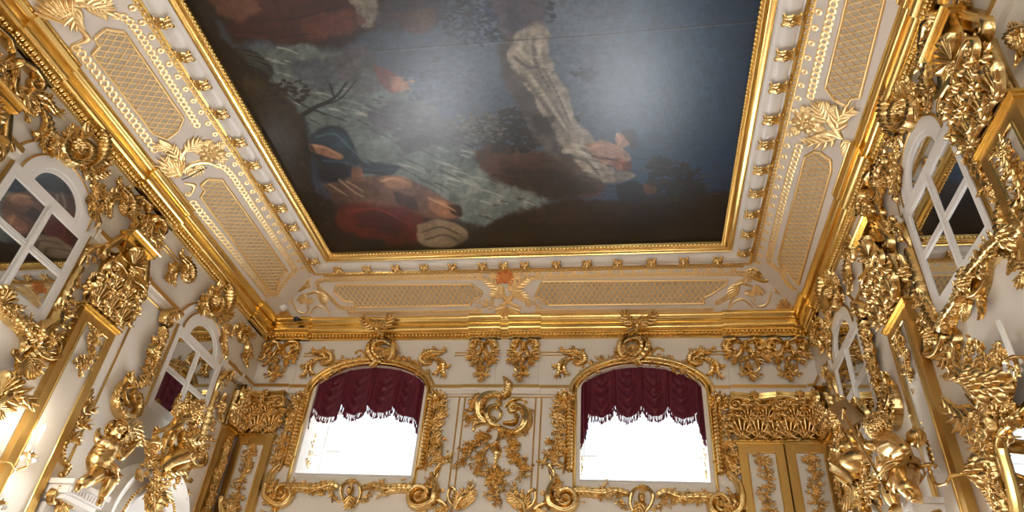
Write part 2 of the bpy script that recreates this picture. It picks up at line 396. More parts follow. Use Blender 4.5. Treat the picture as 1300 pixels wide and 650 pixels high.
def cornice_break(n, fr, u0, u1, d, lo=0, hi=len(PROF)):
    """a stretch of the cornice that steps forward over a console"""
    pr = [(PROF[lo][0], PROF[lo][1])] + [(x + d, z) for x, z in PROF[lo:hi]] + [(PROF[hi - 1][0] - .05, PROF[hi - 1][1])]
    mb = MB(); P = np.array(pr)
    mb.grid(np.stack([np.stack([np.full(len(P), u), P[:, 1], P[:, 0]], -1) for u in (u1, u0)], 0))
    for u in (u0, u1):                                  # end faces
        mb.grid(np.stack([np.stack([np.full(len(P), u), P[:, 1], P[:, 0]], -1), np.stack([np.full(len(P), u), P[:, 1], P[:, 0] * 0], -1)], 0))
    o = mb.obj('trim_%d' % n, CORN, sharp=.7); o.matrix_world = fr.mat(); return struct(o)
BREAKS = [(FB, -6.62, -5.93), (FB, -2.82, -2.22), (FB, -2.08, -1.48), (FB, 1.7, 2.9),
          (FL, 4.0, 4.75), (FL, 6.55, 7.55), (FL, 10.2, 10.8), (FR, -4.75, -4.0), (FR, -7.75, -6.75), (FR, -10.8, -10.2)]
for i, (f, a, b) in enumerate(BREAKS): cornice_break(2 + i, f, a, b, .045)
def bead_row(fr, u0, u1, v, w, r, gap, par, name='beading', m=None):
    mb = MB()
    for i, u in enumerate(np.arange(u0, u1, gap)):
        o = .045 if any(f is fr and a < u < b for f, a, b in BREAKS) else 0
        mb.dome((u, v), r, r * 1.15, r, w + o, 6, 3)
    o = mb.obj(name, m or CORN); o.matrix_world = fr.mat(); o.parent = par; o.matrix_parent_inverse = par.matrix_world.inverted(); return stuff(o)
for fr, a, b in ((FB, XL + .1, XR - .1), (FL, 3., YB - .1), (FR, -YB + .1, -3.)):
    bead_row(fr, a, b, 6.33, .062, .031, .068, cornice); bead_row(fr, a, b, 6.278, .04, .016, .04, cornice)

# ceiling: cove, white band, gilt frame, painting
struct(ring('ceiling_cove', [(wr(CD - .01), ZC1), (rect(.49), ZG)], COVE))
BANDP = [(.50, 7.15), (.46, 7.13), (.445, 7.15), (.42, 7.125), (.36, 7.105), (.30, 7.11), (.25, 7.14), (.235, 7.165), (.2, 7.185), (.16, 7.19)]
struct(ring('trim_20', [(rect(e), z) for e, z in BANDP], JOIN))
struct(ring('trim_21', [(rect(e), z) for e, z in [(.525, 7.15), (.51, 7.115), (.485, 7.105), (.462, 7.128)]], CORN))

# ================================================================ wall mouldings
def strips(n, fr, L, m=None, w=.02):
    """slim straight mouldings on a wall: (u0, v0, u1, v1, width)"""
    mb = MB()
    for u0, v0, u1, v1, wd in L: mb.stroke(crs([(u0, v0), (u1, v1)], 4), wd / 2, w, 0, ns=6)
    o = mb.obj('trim_%d' % n, m or FLAT); o.matrix_world = fr.mat(); return struct(o)
def band(n, fr, segs, v=5.29):
    mb = MB()
    for a, b, d in segs:
        P = np.array([(0, v - .135), (.03 + d, v - .13), (.035 + d, v - .05), (.05 + d, v - .04), (.06 + d, v), (.05 + d, v + .03), (0, v + .035)])
        mb.grid(np.stack([np.stack([np.full(7, u), P[:, 1], P[:, 0]], -1) for u in (b, a)], 0))
        for u in (a, b): mb.grid(np.stack([np.stack([np.full(7, u), P[:, 1], P[:, 0]], -1), np.stack([np.full(7, u), P[:, 1], P[:, 0] * 0], -1)], 0))
    o = mb.obj('trim_%d' % n, WALL, sharp=.6); o.matrix_world = fr.mat(); struct(o)
    mb = MB()
    for a, b, d in segs: mb.box(a, b, v - .035, v + .028, .03 + d, .068 + d)
    g = mb.obj('gilt_fillet', FLAT, o, sharp=.6); return o
band(30, FB, [(XL, -6.04, .05), (-6.04, -5.7, .02), (-3.37, -2.82, .02), (-2.82, -1.46, .04), (-1.46, -.9, .02), (1.42, 1.72, .02), (1.72, 2.9, .05), (2.9, XR, .09)])
band(31, FL, [(3.0, 4.86, .03), (6.34, 6.6, .02), (6.6, 7.5, .05), (7.5, 8.45, .02), (9.95, 10.5, .02), (10.5, YB, .06)])
band(32, FR, [(-YB, -10.5, .06), (-10.5, -10.05, .02), (-8.6, -7.8, .02), (-7.8, -6.8, .05), (-6.8, -6.6, .02), (-5.05, -3.0, .03)])
strips(33, FB, [(u, 5.12, u, 1.0, .028) for u in (-2.86, -2.76, -1.52, -1.42)] + [(-3.2, 5.12, -.95, 5.12, .022)]
       + [(-3.05, 5.93, -2.78, 5.93, .025), (-3.05, 5.99, -2.78, 5.99, .025), (-1.5, 5.93, -1.1, 5.93, .025), (-1.5, 5.99, -1.1, 5.99, .025),
          (-5.97, 5.93, -5.75, 5.93, .025), (-5.97, 5.99, -5.75, 5.99, .025), (1.45, 5.93, 1.78, 5.93, .025), (1.45, 5.99, 1.78, 5.99, .025)])
strips(34, FB, [(-6.04, 6.2, -6.04, 5.25, .02), (-2.27, 6.2, -2.27, 5.3, .018), (-1.5, 6.2, -1.5, 5.3, .018), (1.72, 6.2, 1.72, 5.3, .018)], WALL)
strips(35, FL, [(7.62, 5.12, 8.36, 5.12, .03), (7.6, 5.12, 7.6, 1., .03), (6.3, 5.12, 6.3, 1., .03), (10.1, 5.12, 10.5, 5.12, .025), (10.5, 5.12, 10.5, 1., .025),
                (6.42, 5.93, 6.6, 5.93, .03), (6.42, 5.99, 6.6, 5.99, .03), (7.55, 5.93, 7.95, 5.93, .03), (7.55, 5.99, 7.95, 5.99, .03), (4.5, 5.93, 4.9, 5.93, .03), (4.5, 5.99, 4.9, 5.99, .03)])
strips(36, FR, [(-7.78, 5.12, -8.6, 5.12, .03), (-7.78, 5.12, -7.78, 1., .03), (-10.2, 5.12, -10.5, 5.12, .025), (-10.5, 5.12, -10.5, 1., .025),
                (-6.55, 5.93, -6.8, 5.93, .03), (-6.55, 5.99, -6.8, 5.99, .03), (-7.8, 5.93, -8.2, 5.93, .03), (-7.8, 5.99, -8.2, 5.99, .03), (-4.6, 5.93, -5.0, 5.93, .03), (-4.6, 5.99, -5.0, 5.99, .03)])

# ---------------------------------------------------------------- mirrored windows of the side walls
def mirror_window(n, fr, uc, dz=0.):
    r = struct(empty('window_%d' % n, fr.mat(uc, dz)))
    mb = MB()
    for x0, x1, y0, y1, w in ((-.69, -.6, 3.8, 5.16, .035), (.6, .69, 3.8, 5.16, .035), (-.69, .69, 3.8, 3.92, .035), (-.69, .69, 5.04, 5.17, .035), (-.032, .032, 3.9, 5.06, .035), (-.014, .014, 3.88, 5.07, .05)):
        mb.box(x0, x1, y0, y1, 0, w)
    for sx in (-1, 1):
        for y0, y1 in ((3.92, 4.45), (4.495, 5.04)):
            a, b = sorted((sx * .032, sx * .6))
            for k, w in ((.014, .03), (.03, .018)):
                for q0, q1, q2, q3 in ((a, a + k, y0, y1), (b - k, b, y0, y1), (a, b, y0, y0 + k), (a, b, y1 - k, y1)): mb.box(q0, q1, q2, q3, 0, w)
        a, b = sorted((sx * .032, sx * .6)); mb.box(a, b, 4.457, 4.487, 0, .034)
    mb.obj('casement', JOIN, r, sharp=.6)
    def arc(rx, ry, k=29):
        a = np.linspace(np.pi, 0, k); return np.stack([rx * np.cos(a), 5.16 + ry * np.sin(a)], 1)
    z = lambda P, w: np.hstack([P, np.full((len(P), 1), w)])
    mb = MB(); i, m, o = arc(.375, .31), arc(.43, .365), arc(.585, .5); o2 = arc(.76, .66)
    mb.grid(np.stack([z(i, 0), z(i, .025), z(m, .028), z(m, .04), z(o, .04), z(o, .022), z(o2, .022), z(o2, 0)], 1)); mb.obj('arched_head', JOIN, r, sharp=.6)
    mb = MB(); mb.stroke(arc(.6, .515), .016, .022, .03, 6); mb.stroke(arc(.775, .675), .018, .03, .0, 6); mb.obj('arch_moulding', FLAT, r)
    mb = MB(); mb.stroke([(.71, 3.8), (.71, 4.5), (.71, 5.16)], .02, .03, 0, 6); mb.stroke([(-.71, 3.8), (-.71, 4.5), (-.71, 5.16)], .02, .03, 0, 6); mb.obj('side_moulding', FLAT, r)
    for sx in (-1, 1):
        for y0, y1 in ((3.94, 4.42), (4.52, 5.02)):
            a, b = sorted((sx * .06, sx * .59)); mb = MB(); mb.quad((a - .02, y0 - .03, .012), (b + .02, y0 - .03, .012), (b + .02, y1 + .03, .012), (a - .02, y1 + .03, .012)); mb.obj('pane', MIRROR, r)
    mb = MB(); I = arc(.38, .315); mb.grid(np.stack([z(I, .012), z(np.stack([I[:, 0], np.full(29, 5.15)], 1), .012)], 1)); mb.obj('lunette_pane', MIRROR, r)
    return r
mirror_window(20, FL, 5.575); mirror_window(21, FL, 9.2); mirror_window(22, FR, -5.80, .11); mirror_window(23, FR, -9.34, .05)

# ---------------------------------------------------------------- pilasters
def pilaster(label, fr, uc, vcap=4.36, w=.68, pr=.09, top=.77, low=1.0, drop=True, group='gilded pilasters', seed=0, fx=1, impost=False):
    r = tag(empty('pilaster', fr.mat(uc, vcap, .003, 1, fx)), label, 'pilaster', group); h = w / 2
    mb = MB(); mb.box(-h + .004, h - .004, low - vcap, -.002, 0, pr); mb.obj('shaft', WALL, r, sharp=.6)
    mb = MB(); k = .135; b = low - vcap + .2
    for x0, x1, y0, y1 in ((-h, -h + k, b, -.06), (h - k, h, b, -.06), (-h + k, h - k, -.06 - k, -.06)): mb.box(x0, x1, y0, y1, .005, pr + .012)
    f = mb.obj('gilt_border', FLAT, r, sharp=.6)
    mb = MB(); x = h - k + .005
    for L in ([(-x, b), (-x, -.06 - k)], [(x, -.06 - k), (x, b)], [(-x, -.06 - k), (x, -.06 - k)]): mb.stroke(crs(L, 3), .012, .018, pr + .01, 5)
    mb.obj('panel_moulding', CORN, r)
    mb = MB()
    for v0, v1, d in ((-.065, -.03, .03), (-.03, .0, .05)): mb.box(-h - d, h + d, v0, v1, 0, pr + d)
    mb.obj('astragal', CORN, r, sharp=.6)
    # capital: bell, two rows of leaves, volutes, abacus
    cap = MB(); n = 9; ys = np.linspace(0, top - .1, n); wd = h * (.93 + .18 * (ys / top) ** 3); dp = pr * (.9 + .9 * (ys / top) ** 2)
    cap.grid(np.stack([np.stack([np.stack([sx * wd, ys, dz * dp], -1) for sx, dz in ((-1, 0), (-1, 1), (1, 1), (1, 0))], 1)], 0)[0])
    c = cap.obj('capital', GOLD, r)
    for row, (y0, rr, xs) in enumerate(((.01, .37, (-.25, 0., .25)), (.26, .26, (-.13, .13)))):
        for x in xs:
            x = x * h / .34; sg = 1 if x >= 0 else -1; mb = MB(); zz = pr + .005 + .025 * row
            shell(mb, (x, y0), rr, math.pi / 2 - x * .5, 1.15, 5, zz, .12); mb.dome((x, y0 + .08), .05, .09, .11, zz, 8, 4)
            for t in (-.5, 0, .5): mb.dome((x * 1.04 + math.sin(t) * rr * .93, y0 + math.cos(t) * rr * .93), .05, .035, .07, zz + .09, 8, 3)
            for sd in (-1, 1): acanthus(mb, (x, y0 + .02), (x + sd * .13, y0 + .24), .13, -.3 * sd, 3, .06, zz + .05)
            mb.obj('leaf', GOLD, c)
    for sx in (-1, 1):
        mb = MB(); rg0 = np.random.default_rng(seed + 40)
        for k in range(5): x = sx * h * (.15 + .18 * k); flower(mb, (x, .62 + rg0.normal(0, .025)), .045, pr + .05, 5); acanthus(mb, (x, .6), (x + sx * .06, .6 + rg0.normal(0, .07)), .07, .1, 3, .04, pr + .06)
        mb.obj('foliage', GOLD, c)
    mb = MB()
    for i in range(9): x = -h * .75 + 1.5 * h * i / 8; mb.dome((x, .5), .032, .045, .05, pr + .06, 7, 3)
    mb.obj('egg_and_dart', GOLD, c)
    mb = MB(); mb.stroke([(-h * .8, .57), (0, .55), (h * .8, .57)], .03, .05, pr + .06, 6); mb.obj('moulding', GOLD, c)
    for sx in (-1, 1):
        mb = MB(); p = np.array([sx * h * .25, .62]); P = crs([p, (sx * h * .7, .66), (sx * h * .95, .655)], 6)
        Q, cc = spiral(P[-1], P[-1] - P[-2], -sx * .105, 1.7); PP = np.vstack([P, Q]); mb.stroke(PP, np.r_[np.linspace(.02, .035, len(P)), np.linspace(.035, .014, len(Q))], .06, pr + .1, 7); mb.dome(cc, .035, .035, .06, pr + .1, 8, 4)
        mb.obj('volute', GOLD, c)
        mb = MB(); acanthus(mb, (sx * h * .95, .5), (sx * (h + .1), .34), .16, .1, 3, .06, pr + .03); mb.obj('leaf', GOLD, c)
    mb = MB(); flower(mb, (0, top - .04), .075, pr + .12, 6); acanthus(mb, (0, top - .1), (0, top - .26), .12, 0, 3, .05, pr + .1); mb.obj('rosette', GOLD, c)
    mb = MB(); U = np.linspace(-h - .03, h + .03, 15); D = pr + .08 + .05 * (U / h) ** 2
    mb.grid(np.stack([np.stack([U, np.full(15, v), D * k2], -1) for v, k2 in ((top - .09, 0), (top - .09, .9), (top - .05, .95), (top - .045, 1), (top, 1.05), (top, 0))], 1)); mb.obj('abacus', CORN, c, sharp=.6)
    if impost:
        y = top; mb = MB(); mb.box(-h * .75, h * .75, y + .02, y + .36, 0, pr + .06); mb.box(-h * .85, h * .85, y + .36, y + .42, 0, pr + .12); mb.box(-h * .9, h * .9, y + .42, y + .46, 0, pr + .16); b_ = mb.obj('impost_block', CORN, r, sharp=.6)
        mb = MB(); shell(mb, (0, y + .05), .28, math.pi / 2, 2.4, 9, pr + .06, .1); mb.obj('shell', GOLD, b_)
        mb = MB(); mb.stroke([(-h * .92, y + .44), (0, y + .44), (h * .92, y + .44)], .02, .03, pr + .155, 5); mb.stroke([(-h * .75, y + .04), (0, y + .04), (h * .75, y + .04)], .02, .03, pr + .06, 5); mb.obj('gilt_fillet', CORN, b_)
        for sx in (-1, 1):
            mb = MB(); P = crs([(sx * h * .7, y + .4), (sx * h * .95, y + .25), (sx * (h + .12), y + .0)], 6); mb.stroke(P, .06, .1, .05, 7, .3); Q, cc = spiral(P[-1], P[-1] - P[-2], -sx * .1, 1.5); mb.stroke(np.vstack([P[-2:], Q]), np.linspace(.05, .02, len(Q) + 2), .09, .06, 7); mb.dome(cc, .04, .04, .08, .06, 8, 4); mb.obj('scroll', GOLD, b_)
    if drop:
        rg = np.random.default_rng(seed + 5); mb = MB(); y = -.26; b = -1.05 if impost else b
        acanthus(mb, (0, y), (-.13, y - .07), .1, .2, 3, .04, pr); acanthus(mb, (0, y), (.13, y - .06), .1, -.2, 3, .04, pr)
        while y > b + .3:
            x = .03 * math.sin(y * 9)
            for sd in (-1, 1): acanthus(mb, (x, y), (x + sd * (.1 + .05 * rg.random()), y + rg.normal(0, .05)), .09, .1 * sd, 3, .04, pr)
            if rg.random() < .45: flower(mb, (x, y - .05), .065, pr + .015, 5)
            else: acanthus(mb, (x, y + .03), (x + .02, y - .13), .1, .1, 3, .05, pr + .01)
            for q in range(3): mb.dome((x + rg.normal(0, .035), y + rg.normal(0, .05)), .02, .02, .03, pr + .02, 6, 3)
            y -= .115
        mb.obj('floral_drop', GOLD, r)
    return r
pilaster('gilded corner pilaster on the window wall, left of the left crimson valance', FB, -6.40, seed=1)
pilaster('gilded pilaster just right of the right window, with a drop of leaves and flowers', FB, 2.05, seed=2)
pilaster('gilded pilaster in the right corner of the window wall, beside the twin nearer the window', FB, 2.745, seed=3, pr=.12)
pilaster('gilded pilaster between the two mirrored windows of the left wall', FL, 6.98, seed=4, impost=True)
pilaster('gilded pilaster between the two mirrored windows of the right wall', FR, -7.28, seed=5, impost=True, vcap=4.42)
pilaster('gilded pilaster at the left edge, before the large mirrored window', FL, 4.2, seed=6, impost=True)
pilaster('gilded pilaster at the right edge, before the large mirrored window', FR, -4.45, seed=7, impost=True, vcap=4.5)
pilaster('narrow gilded pilaster returning on the left wall beside the far corner', FL, 10.66, w=.3, seed=8, top=.74)
pilaster('narrow gilded pilaster returning on the right wall beside the far corner', FR, -10.66, w=.3, seed=9, top=.74)

# ---------------------------------------------------------------- consoles under the cornice
def console(label, fr, u, v=6.2, S=1., fx=1, group='carved consoles under the cornice', big=False):
    o = Orn('carved_console', label, 'console', fr, MT(237, 262, .00364 * S, u, v, fx), group, rel=1.5)
    o.S([(225, 275), (195, 268), (165, 268)], .12, .11, v1=.1, part='volute', tp=(.6, 1, .8)); o.S([(250, 275), (280, 268), (308, 268)], .12, .11, v1=-.1, part='volute', tp=(.6, 1, .8))
    o.S([(160, 330), (205, 350), (225, 300), (232, 270)], .1, .09); o.S([(318, 330), (275, 350), (252, 300), (246, 270)], .1, .09)
    o.B((238, 300), .05, .085, .1, z=.06); o.H((238, 330), .12, (238, 262), 2.6, 7, z=.03)
    o.LL([((205, 325), (148, 372), .17, -.2), ((225, 345), (175, 400), .15, -.15), ((275, 325), (335, 390), .17, .2), ((255, 345), (300, 398), .15, .15)], n=4)
    o.S([(205, 385), (215, 430), (250, 440)], .07, .07, v1=.05, z=.02); o.S([(275, 380), (290, 415), (262, 440)], .06, .06, v1=-.045, z=.02)
    o.F((243, 410), .085, z=.05); o.B((240, 370), .05, .06, .06, z=.05)
    o.LL([((240, 430), (252, 485), .16, .05), ((230, 440), (195, 445), .1, .2), ((260, 440), (298, 450), .1, -.2)], n=3, z=.03)
    o.K([(200, 300), (240, 360), (245, 450)], .25, 30 if big else 16, 7, z=.05); o.LL([((180, 300), (150, 340), .14, -.2), ((300, 300), (335, 345), .14, .2)], n=4)
    return o.done()
console('carved gold console under the cornice in the left corner of the window wall', FB, -6.45, 6.22, 1.05)
console('carved gold console under the cornice above the central carving, the left one of the pair', FB, -2.53, 6.22, 1.05, .68)
console('carved gold console under the cornice above the central carving, the right one of the pair', FB, -1.77, 6.22, 1.05, -.68)
console('carved gold console under the cornice above the pilaster next to the right window', FB, 2.03, 6.2, 1.)
console('carved gold console under the cornice in the right corner of the window wall', FB, 2.72, 6.2, 1., -1)

# ---------------------------------------------------------------- leafy C-scroll brackets beside the window heads
def bracket(label, fr, u, v, fx=1, S=1., group='leafy scroll brackets'):
    o = Orn('scroll_bracket', label, 'wall carving', fr, MT(560, 400, .00233 * S, u, v, fx), group, rel=1.4)
    o.S([(480, 300), (520, 315), (590, 315), (650, 345), (665, 390), (640, 415)], .13, .09, tp=(.4, 1, .7), v1=-.09, lf=.35)
    o.S([(500, 335), (570, 340), (620, 370)], .08, .06, z=.02, lf=.3); o.F((600, 405), .08, z=.03)
    o.S([(600, 365), (520, 380), (475, 430), (470, 480), (450, 535)], .12, .08, tp=(.5, 1, .2), lf=.4)
    o.S([(560, 375), (515, 420), (515, 480), (560, 510)], .085, .07, tp=(.6, 1, .4), lf=.3, z=.015)
    o.LL([((470, 430), (425, 445), .12, .1), ((525, 320), (480, 292), .13, .15), ((590, 320), (570, 285), .12, .1), ((640, 340), (650, 300), .1, .1), ((500, 470), (545, 515), .12, -.2), ((480, 470), (450, 540), .14, .1)], n=3)
    return o.done()
bracket('leafy gold scroll bracket left of the left crimson valance', FB, -5.62, 5.8)
bracket('leafy gold scroll bracket right of the left crimson valance', FB, -3.42, 5.8, -1)
bracket('leafy gold scroll bracket left of the right crimson valance', FB, -.93, 5.79)
bracket('leafy gold scroll bracket right of the right crimson valance', FB, 1.34, 5.78, -1)

# ---------------------------------------------------------------- carved surrounds of the two windows
ID = ((lambda x, y: np.array([x, y], float)), 1)
def surround(label, fn=None):
    def mp(cx, cy, sc, off=.06):
        m = PX(FB, cx, cy, sc, off); return MIR(m, fn) if fn else m
    o = Orn('window_surround', label, 'window surround', FB, MIR(ID, fn) if fn else ID, 'carved window surrounds', rel=1.3)
    ua, ub, vs, vp, ri = UPW[0]; c, hw = (ua + ub) / 2, (ub - ua) / 2
    def path(k): 
        a = np.linspace(np.pi, 0, 23)
        return [(c - hw - k, vs - .12)] + [(c + (hw + k) * math.cos(x), vp + (ri + k) * math.sin(x)) for x in a] + [(c + hw + k, vs - .12)]
    o.S(path(.025), .055, .05, (1, 1, 1), part='inner_moulding', gr=0, n=2, mat=CORN)
    a = np.linspace(np.pi, 0, 21); o.S([(c + (hw + .11) * math.cos(x), vp + (ri + .11) * math.sin(x)) for x in a], .12, .07, (1, 1, 1), part='arch_moulding', n=2, gr=.3)
    for sx in (-1, 1):
        x = c + sx * (hw + .12)
        o.C([(x - sx * .02, vs + .12), (x - sx * .015, 4.4), (x, 5.0)], .072, .066, part='ribbed_stem', h=.1); o.S([(x + sx * .075, vs + .1), (x + sx * .055, 4.3), (x + sx * .08, 5.0)], .04, .06, (1, 1, 1), part='stem_moulding', gr=0)
        o.LL([((x + sx * .08, y), (x + sx * (.22 + .05 * math.sin(y * 7)), y + .2), .16, -sx * .2) for y in (3.9, 4.08, 4.25, 4.45, 4.62, 4.75, 4.9)], n=4)
    o.f, o.fl = mp(500, 470, .277)                       # right side
    o.S([(170, 470), (190, 540), (180, 600), (135, 625)], .15, .12, tp=(.6, 1.1, .9), v1=-.2, turns=1.7, z=.02); o.S([(150, 500), (160, 560), (140, 590)], .06, .07, v1=-.09, z=.05)
    o.S([(180, 500), (190, 450), (230, 415), (260, 418)], .08, .06, lf=.35); o.S([(178, 540), (200, 470), (215, 440)], .05, .05)
    o.LL([((168, 240), (245, 208), .17, .2), ((168, 275), (232, 238), .15, .2), ((170, 330), (215, 285), .14, .15), ((85, 640), (150, 630), .14, .4), ((150, 640), (120, 628), .14, .3)], n=4)
    o.K([(185, 300), (200, 345), (180, 385), (215, 395), (245, 408)], .17, 44, 3, size=.08); o.F((205, 375), .07, z=.04); o.F((190, 330), .06, z=.04)
    o.B((195, 122), .075, .1, .1, z=.05, part='mask'); o.H((195, 130), .19, (195, 70), 5.6, 13, z=.0); o.L((195, 140), (195, 180), .16, 0)
    o.f, o.fl = mp(280, 490, .2462)                       # left side
    o.S([(310, 400), (262, 450), (238, 510), (235, 570), (270, 605)], .15, .12, tp=(.6, 1.1, .9), v1=.2, turns=1.7, z=.02); o.S([(300, 480), (262, 540), (275, 580)], .06, .07, v1=.09, z=.05)
    o.LL([((290, 440), (262, 395), .15, -.2), ((360, 215), (330, 170), .16, -.2), ((365, 180), (352, 130), .16, -.2), ((290, 630), (205, 642), .15, .3), ((255, 620), (290, 640), .12, .2)], n=4)
    o.K([(345, 250), (320, 300), (320, 350), (300, 370)], .17, 44, 4, size=.08); o.F((312, 345), .075, z=.04); o.F((335, 275), .06, z=.04)
    o.S([(345, 330), (370, 250), (380, 160)], .07, .06, lf=.3)
    o.B((410, 62), .075, .1, .1, z=.05, part='mask'); o.H((410, 70), .19, (410, 20), 5.6, 13); o.L((410, 85), (405, 120), .16, 0)
    o.f, o.fl = mp(500, 470, .277); o.K([(165, 500), (150, 560), (130, 600)], .16, 30, 61, z=.05, size=.075)
    o.f, o.fl = mp(280, 490, .2462); o.K([(285, 500), (265, 560), (275, 590)], .16, 30, 62, z=.05, size=.075)
    o.f, o.fl = mp(350, 560, .1385)                       # foot rail with its cartouche
    o.S([(90, 420), (250, 415), (380, 425), (500, 390), (570, 420)], .18, .1, (1, 1, .6), lf=.18, part='foot_rail'); o.S([(790, 420), (900, 400), (1020, 425), (1150, 420), (1260, 425)], .18, .1, (.6, 1, 1), lf=.18, part='foot_rail')
    o.K([(120, 425), (280, 440), (420, 430), (540, 480)], .14, 34, 5, z=.04, size=.065); o.K([(820, 480), (950, 430), (1080, 440), (1240, 430)], .14, 34, 6, z=.04, size=.065)
    o.LL([((270, 450), (340, 500), .13, .3), ((430, 440), (420, 490), .1, .1), ((510, 470), (560, 520), .13, -.3), ((850, 470), (800, 520), .13, .3), ((1080, 450), (1010, 500), .13, -.3)], n=3)
    o.S([(640, 580), (600, 500), (600, 420), (650, 360), (700, 340)], .08, .08, v1=-.05); o.S([(730, 580), (770, 500), (770, 420), (740, 370), (690, 350)], .08, .08, v1=.05)
    o.B((685, 450), .06, .095, .1, z=.03); o.S([(600, 540), (560, 545), (555, 525)], .05, .05, v1=.03); o.S([(760, 545), (800, 550), (820, 530)], .05, .05, v1=-.03)
    o.L((685, 500), (685, 610), .2, 0, z=.03); o.K([(640, 520), (685, 560), (730, 520)], .1, 10, 8, z=.03); o.H((690, 390), .1, (690, 330), 2.6, 7, z=.02)
    o.f, o.fl = mp(420, 390, .1538, .08)                    # crest
    o.S([(410, 455), (345, 430), (312, 350), (345, 280), (420, 255)], .17, .13, z=.03, lf=.2, gr=.35); o.S([(400, 430), (355, 380), (375, 315), (440, 292), (500, 325)], .12, .12, z=.08, lf=.25, v1=-.05)
    o.S([(470, 440), (515, 390), (520, 320), (490, 260), (450, 235)], .14, .12, z=.05, v1=.05, gr=.35)
    o.K([(370, 345), (410, 400), (470, 410), (500, 360)], .2, 44, 9, z=.07, size=.075); o.F((385, 370), .08, z=.1); o.B((420, 345), .05, .06, .05, z=.04)
    o.S([(320, 445), (285, 420), (272, 375), (240, 345), (200, 352)], .075, .06, tp=(.6, 1, .4), v1=.025); o.S([(470, 450), (560, 430), (640, 455)], .06, .06)
    o.S([(300, 455), (200, 462), (100, 485), (0, 540), (-90, 610)], .08, .06, lf=.2); o.S([(430, 460), (540, 450), (650, 480), (730, 530), (800, 620)], .08, .06, lf=.2)
    o.K([(300, 440), (200, 445), (100, 465), (10, 520), (-60, 570)], .14, 44, 10, size=.07); o.K([(500, 400), (560, 425), (650, 455), (720, 510), (790, 570)], .14, 44, 11, size=.07)
    o.L((370, 440), (345, 492), .14, .1, z=.06); o.LL([((120, 455), (140, 420), .1, 0), ((215, 440), (215, 400), .09, 0), ((640, 450), (640, 410), .1, 0), ((700, 470), (722, 450), .1, 0), ((740, 530), (790, 535), .1, 0)], n=3)
    o.f, o.fl = mp(420, 390, .1538, .26)                    # fleuron that rises across the cornice
    o.S([(450, 245), (420, 225), (395, 200), (385, 165)], .1, .09, z=.24, tp=(1, 1, .8)); o.LL([((375, 170), (272, 95), .2, .15), ((410, 180), (492, 92), .22, -.15), ((385, 160), (350, 120), .12, 0)], z=.25, n=5)
    o.K([(330, 165), (380, 170), (430, 165)], .12, 14, 12, z=.26); o.B((385, 190), .06, .07, .06, z=.28); o.S([(340, 190), (330, 165), (350, 150)], .06, .05, z=.25, v1=-.03)
    return o.done()
surround('ornate gilded surround of the left window, its crest fleuron spreading two leaves')
surround('ornate gilded surround of the right window, between the central carving and the twin pilasters', lambda u, v: (-4.28 - u, v + .015))

# ---------------------------------------------------------------- centre carving and fronds of the window wall
o = Orn('rocaille_carving', 'large asymmetrical gold rocaille carving between the two windows', 'wall carving', FB, PX(FB, 500, 470, .277, .06), rel=1.4)
o.S([(475, 125), (515, 105), (528, 75), (515, 45), (500, 28)], 0.182, 0.120, tp=(.8, 1, .2), lf=.3, z=.02, part='crest_leaf')
o.S([(520, 118), (460, 105), (410, 125), (388, 170), (395, 215), (440, 240)], 0.210, 0.132, tp=(.4, 1.15, .5), gr=.35, v1=.06); o.C([(500, 122), (440, 125), (408, 165), (412, 205)], 0.042, 0.072, z=.1)
o.S([(480, 160), (440, 175), (428, 210), (450, 250), (490, 258)], 0.154, 0.120, tp=(.5, 1, .6), v0=.05, z=.04); o.S([(460, 170), (490, 185), (485, 215), (465, 235)], 0.070, 0.072, z=.02)
o.S([(480, 255), (540, 285), (590, 265), (610, 215), (595, 175), (555, 155)], 0.196, 0.132, tp=(.5, 1.1, .6), v1=.075, gr=.35); o.C([(500, 275), (550, 285), (585, 255), (596, 215), (585, 180)], 0.042, 0.072, z=.1)
o.S([(500, 240), (550, 240), (570, 215)], 0.112, 0.096, v1=.05, z=.03); o.S([(505, 165), (530, 140), (570, 128), (605, 135)], 0.084, 0.072, v1=-.03); o.L((600, 190), (637, 188), .1, .1)
o.S([(450, 240), (400, 235), (368, 250), (362, 280)], 0.140, 0.096, tp=(.6, 1, .2)); o.S([(480, 260), (480, 300), (470, 330), (440, 340), (420, 325)], 0.098, 0.084, v1=-.03)
o.S([(470, 320), (485, 360), (475, 390), (492, 390)], 0.084, 0.072); o.S([(460, 345), (470, 380), (460, 430)], 0.112, 0.084, tp=(.6, 1, .3), lf=.3)
o.LL([((400, 130), (375, 95), .12, .1), ((450, 105), (430, 85), .1, 0), ((500, 270), (500, 310), .14, 0), ((610, 250), (600, 300), .12, 0), ((390, 200), (360, 240), .12, 0)], n=3)
o.K([(345, 145), (375, 155), (345, 190), (345, 235)], 0.103, 20, 21, size=.08); o.F((358, 150), 0.069, z=.03); o.F((345, 220), 0.069, z=.03)
o.K([(440, 285), (390, 305), (355, 350), (325, 395), (305, 440)], 0.138, 44, 22, size=.08); o.F((355, 350), 0.103, z=.04); o.L((340, 350), (290, 352), .1, .2); o.F((392, 300), 0.081, z=.04)
o.K([(440, 345), (410, 380), (395, 430), (385, 475)], 0.115, 31, 23, size=.08); o.F((395, 390), 0.092, z=.04); o.F((382, 465), 0.081, z=.03)
o.F((468, 485), 0.172, z=.05); o.LL([((450, 460), (415, 442), .12, .1), ((490, 465), (532, 470), .12, .1), ((455, 500), (420, 525), .12, 0), ((490, 500), (515, 525), .12, 0), ((465, 450), (460, 430), .12, 0)], n=3)
o.K([(465, 510), (465, 560), (468, 615)], 0.127, 28, 24, size=.08); o.L((465, 550), (510, 550), .1, .1); o.L((460, 580), (425, 582), .1, .1)
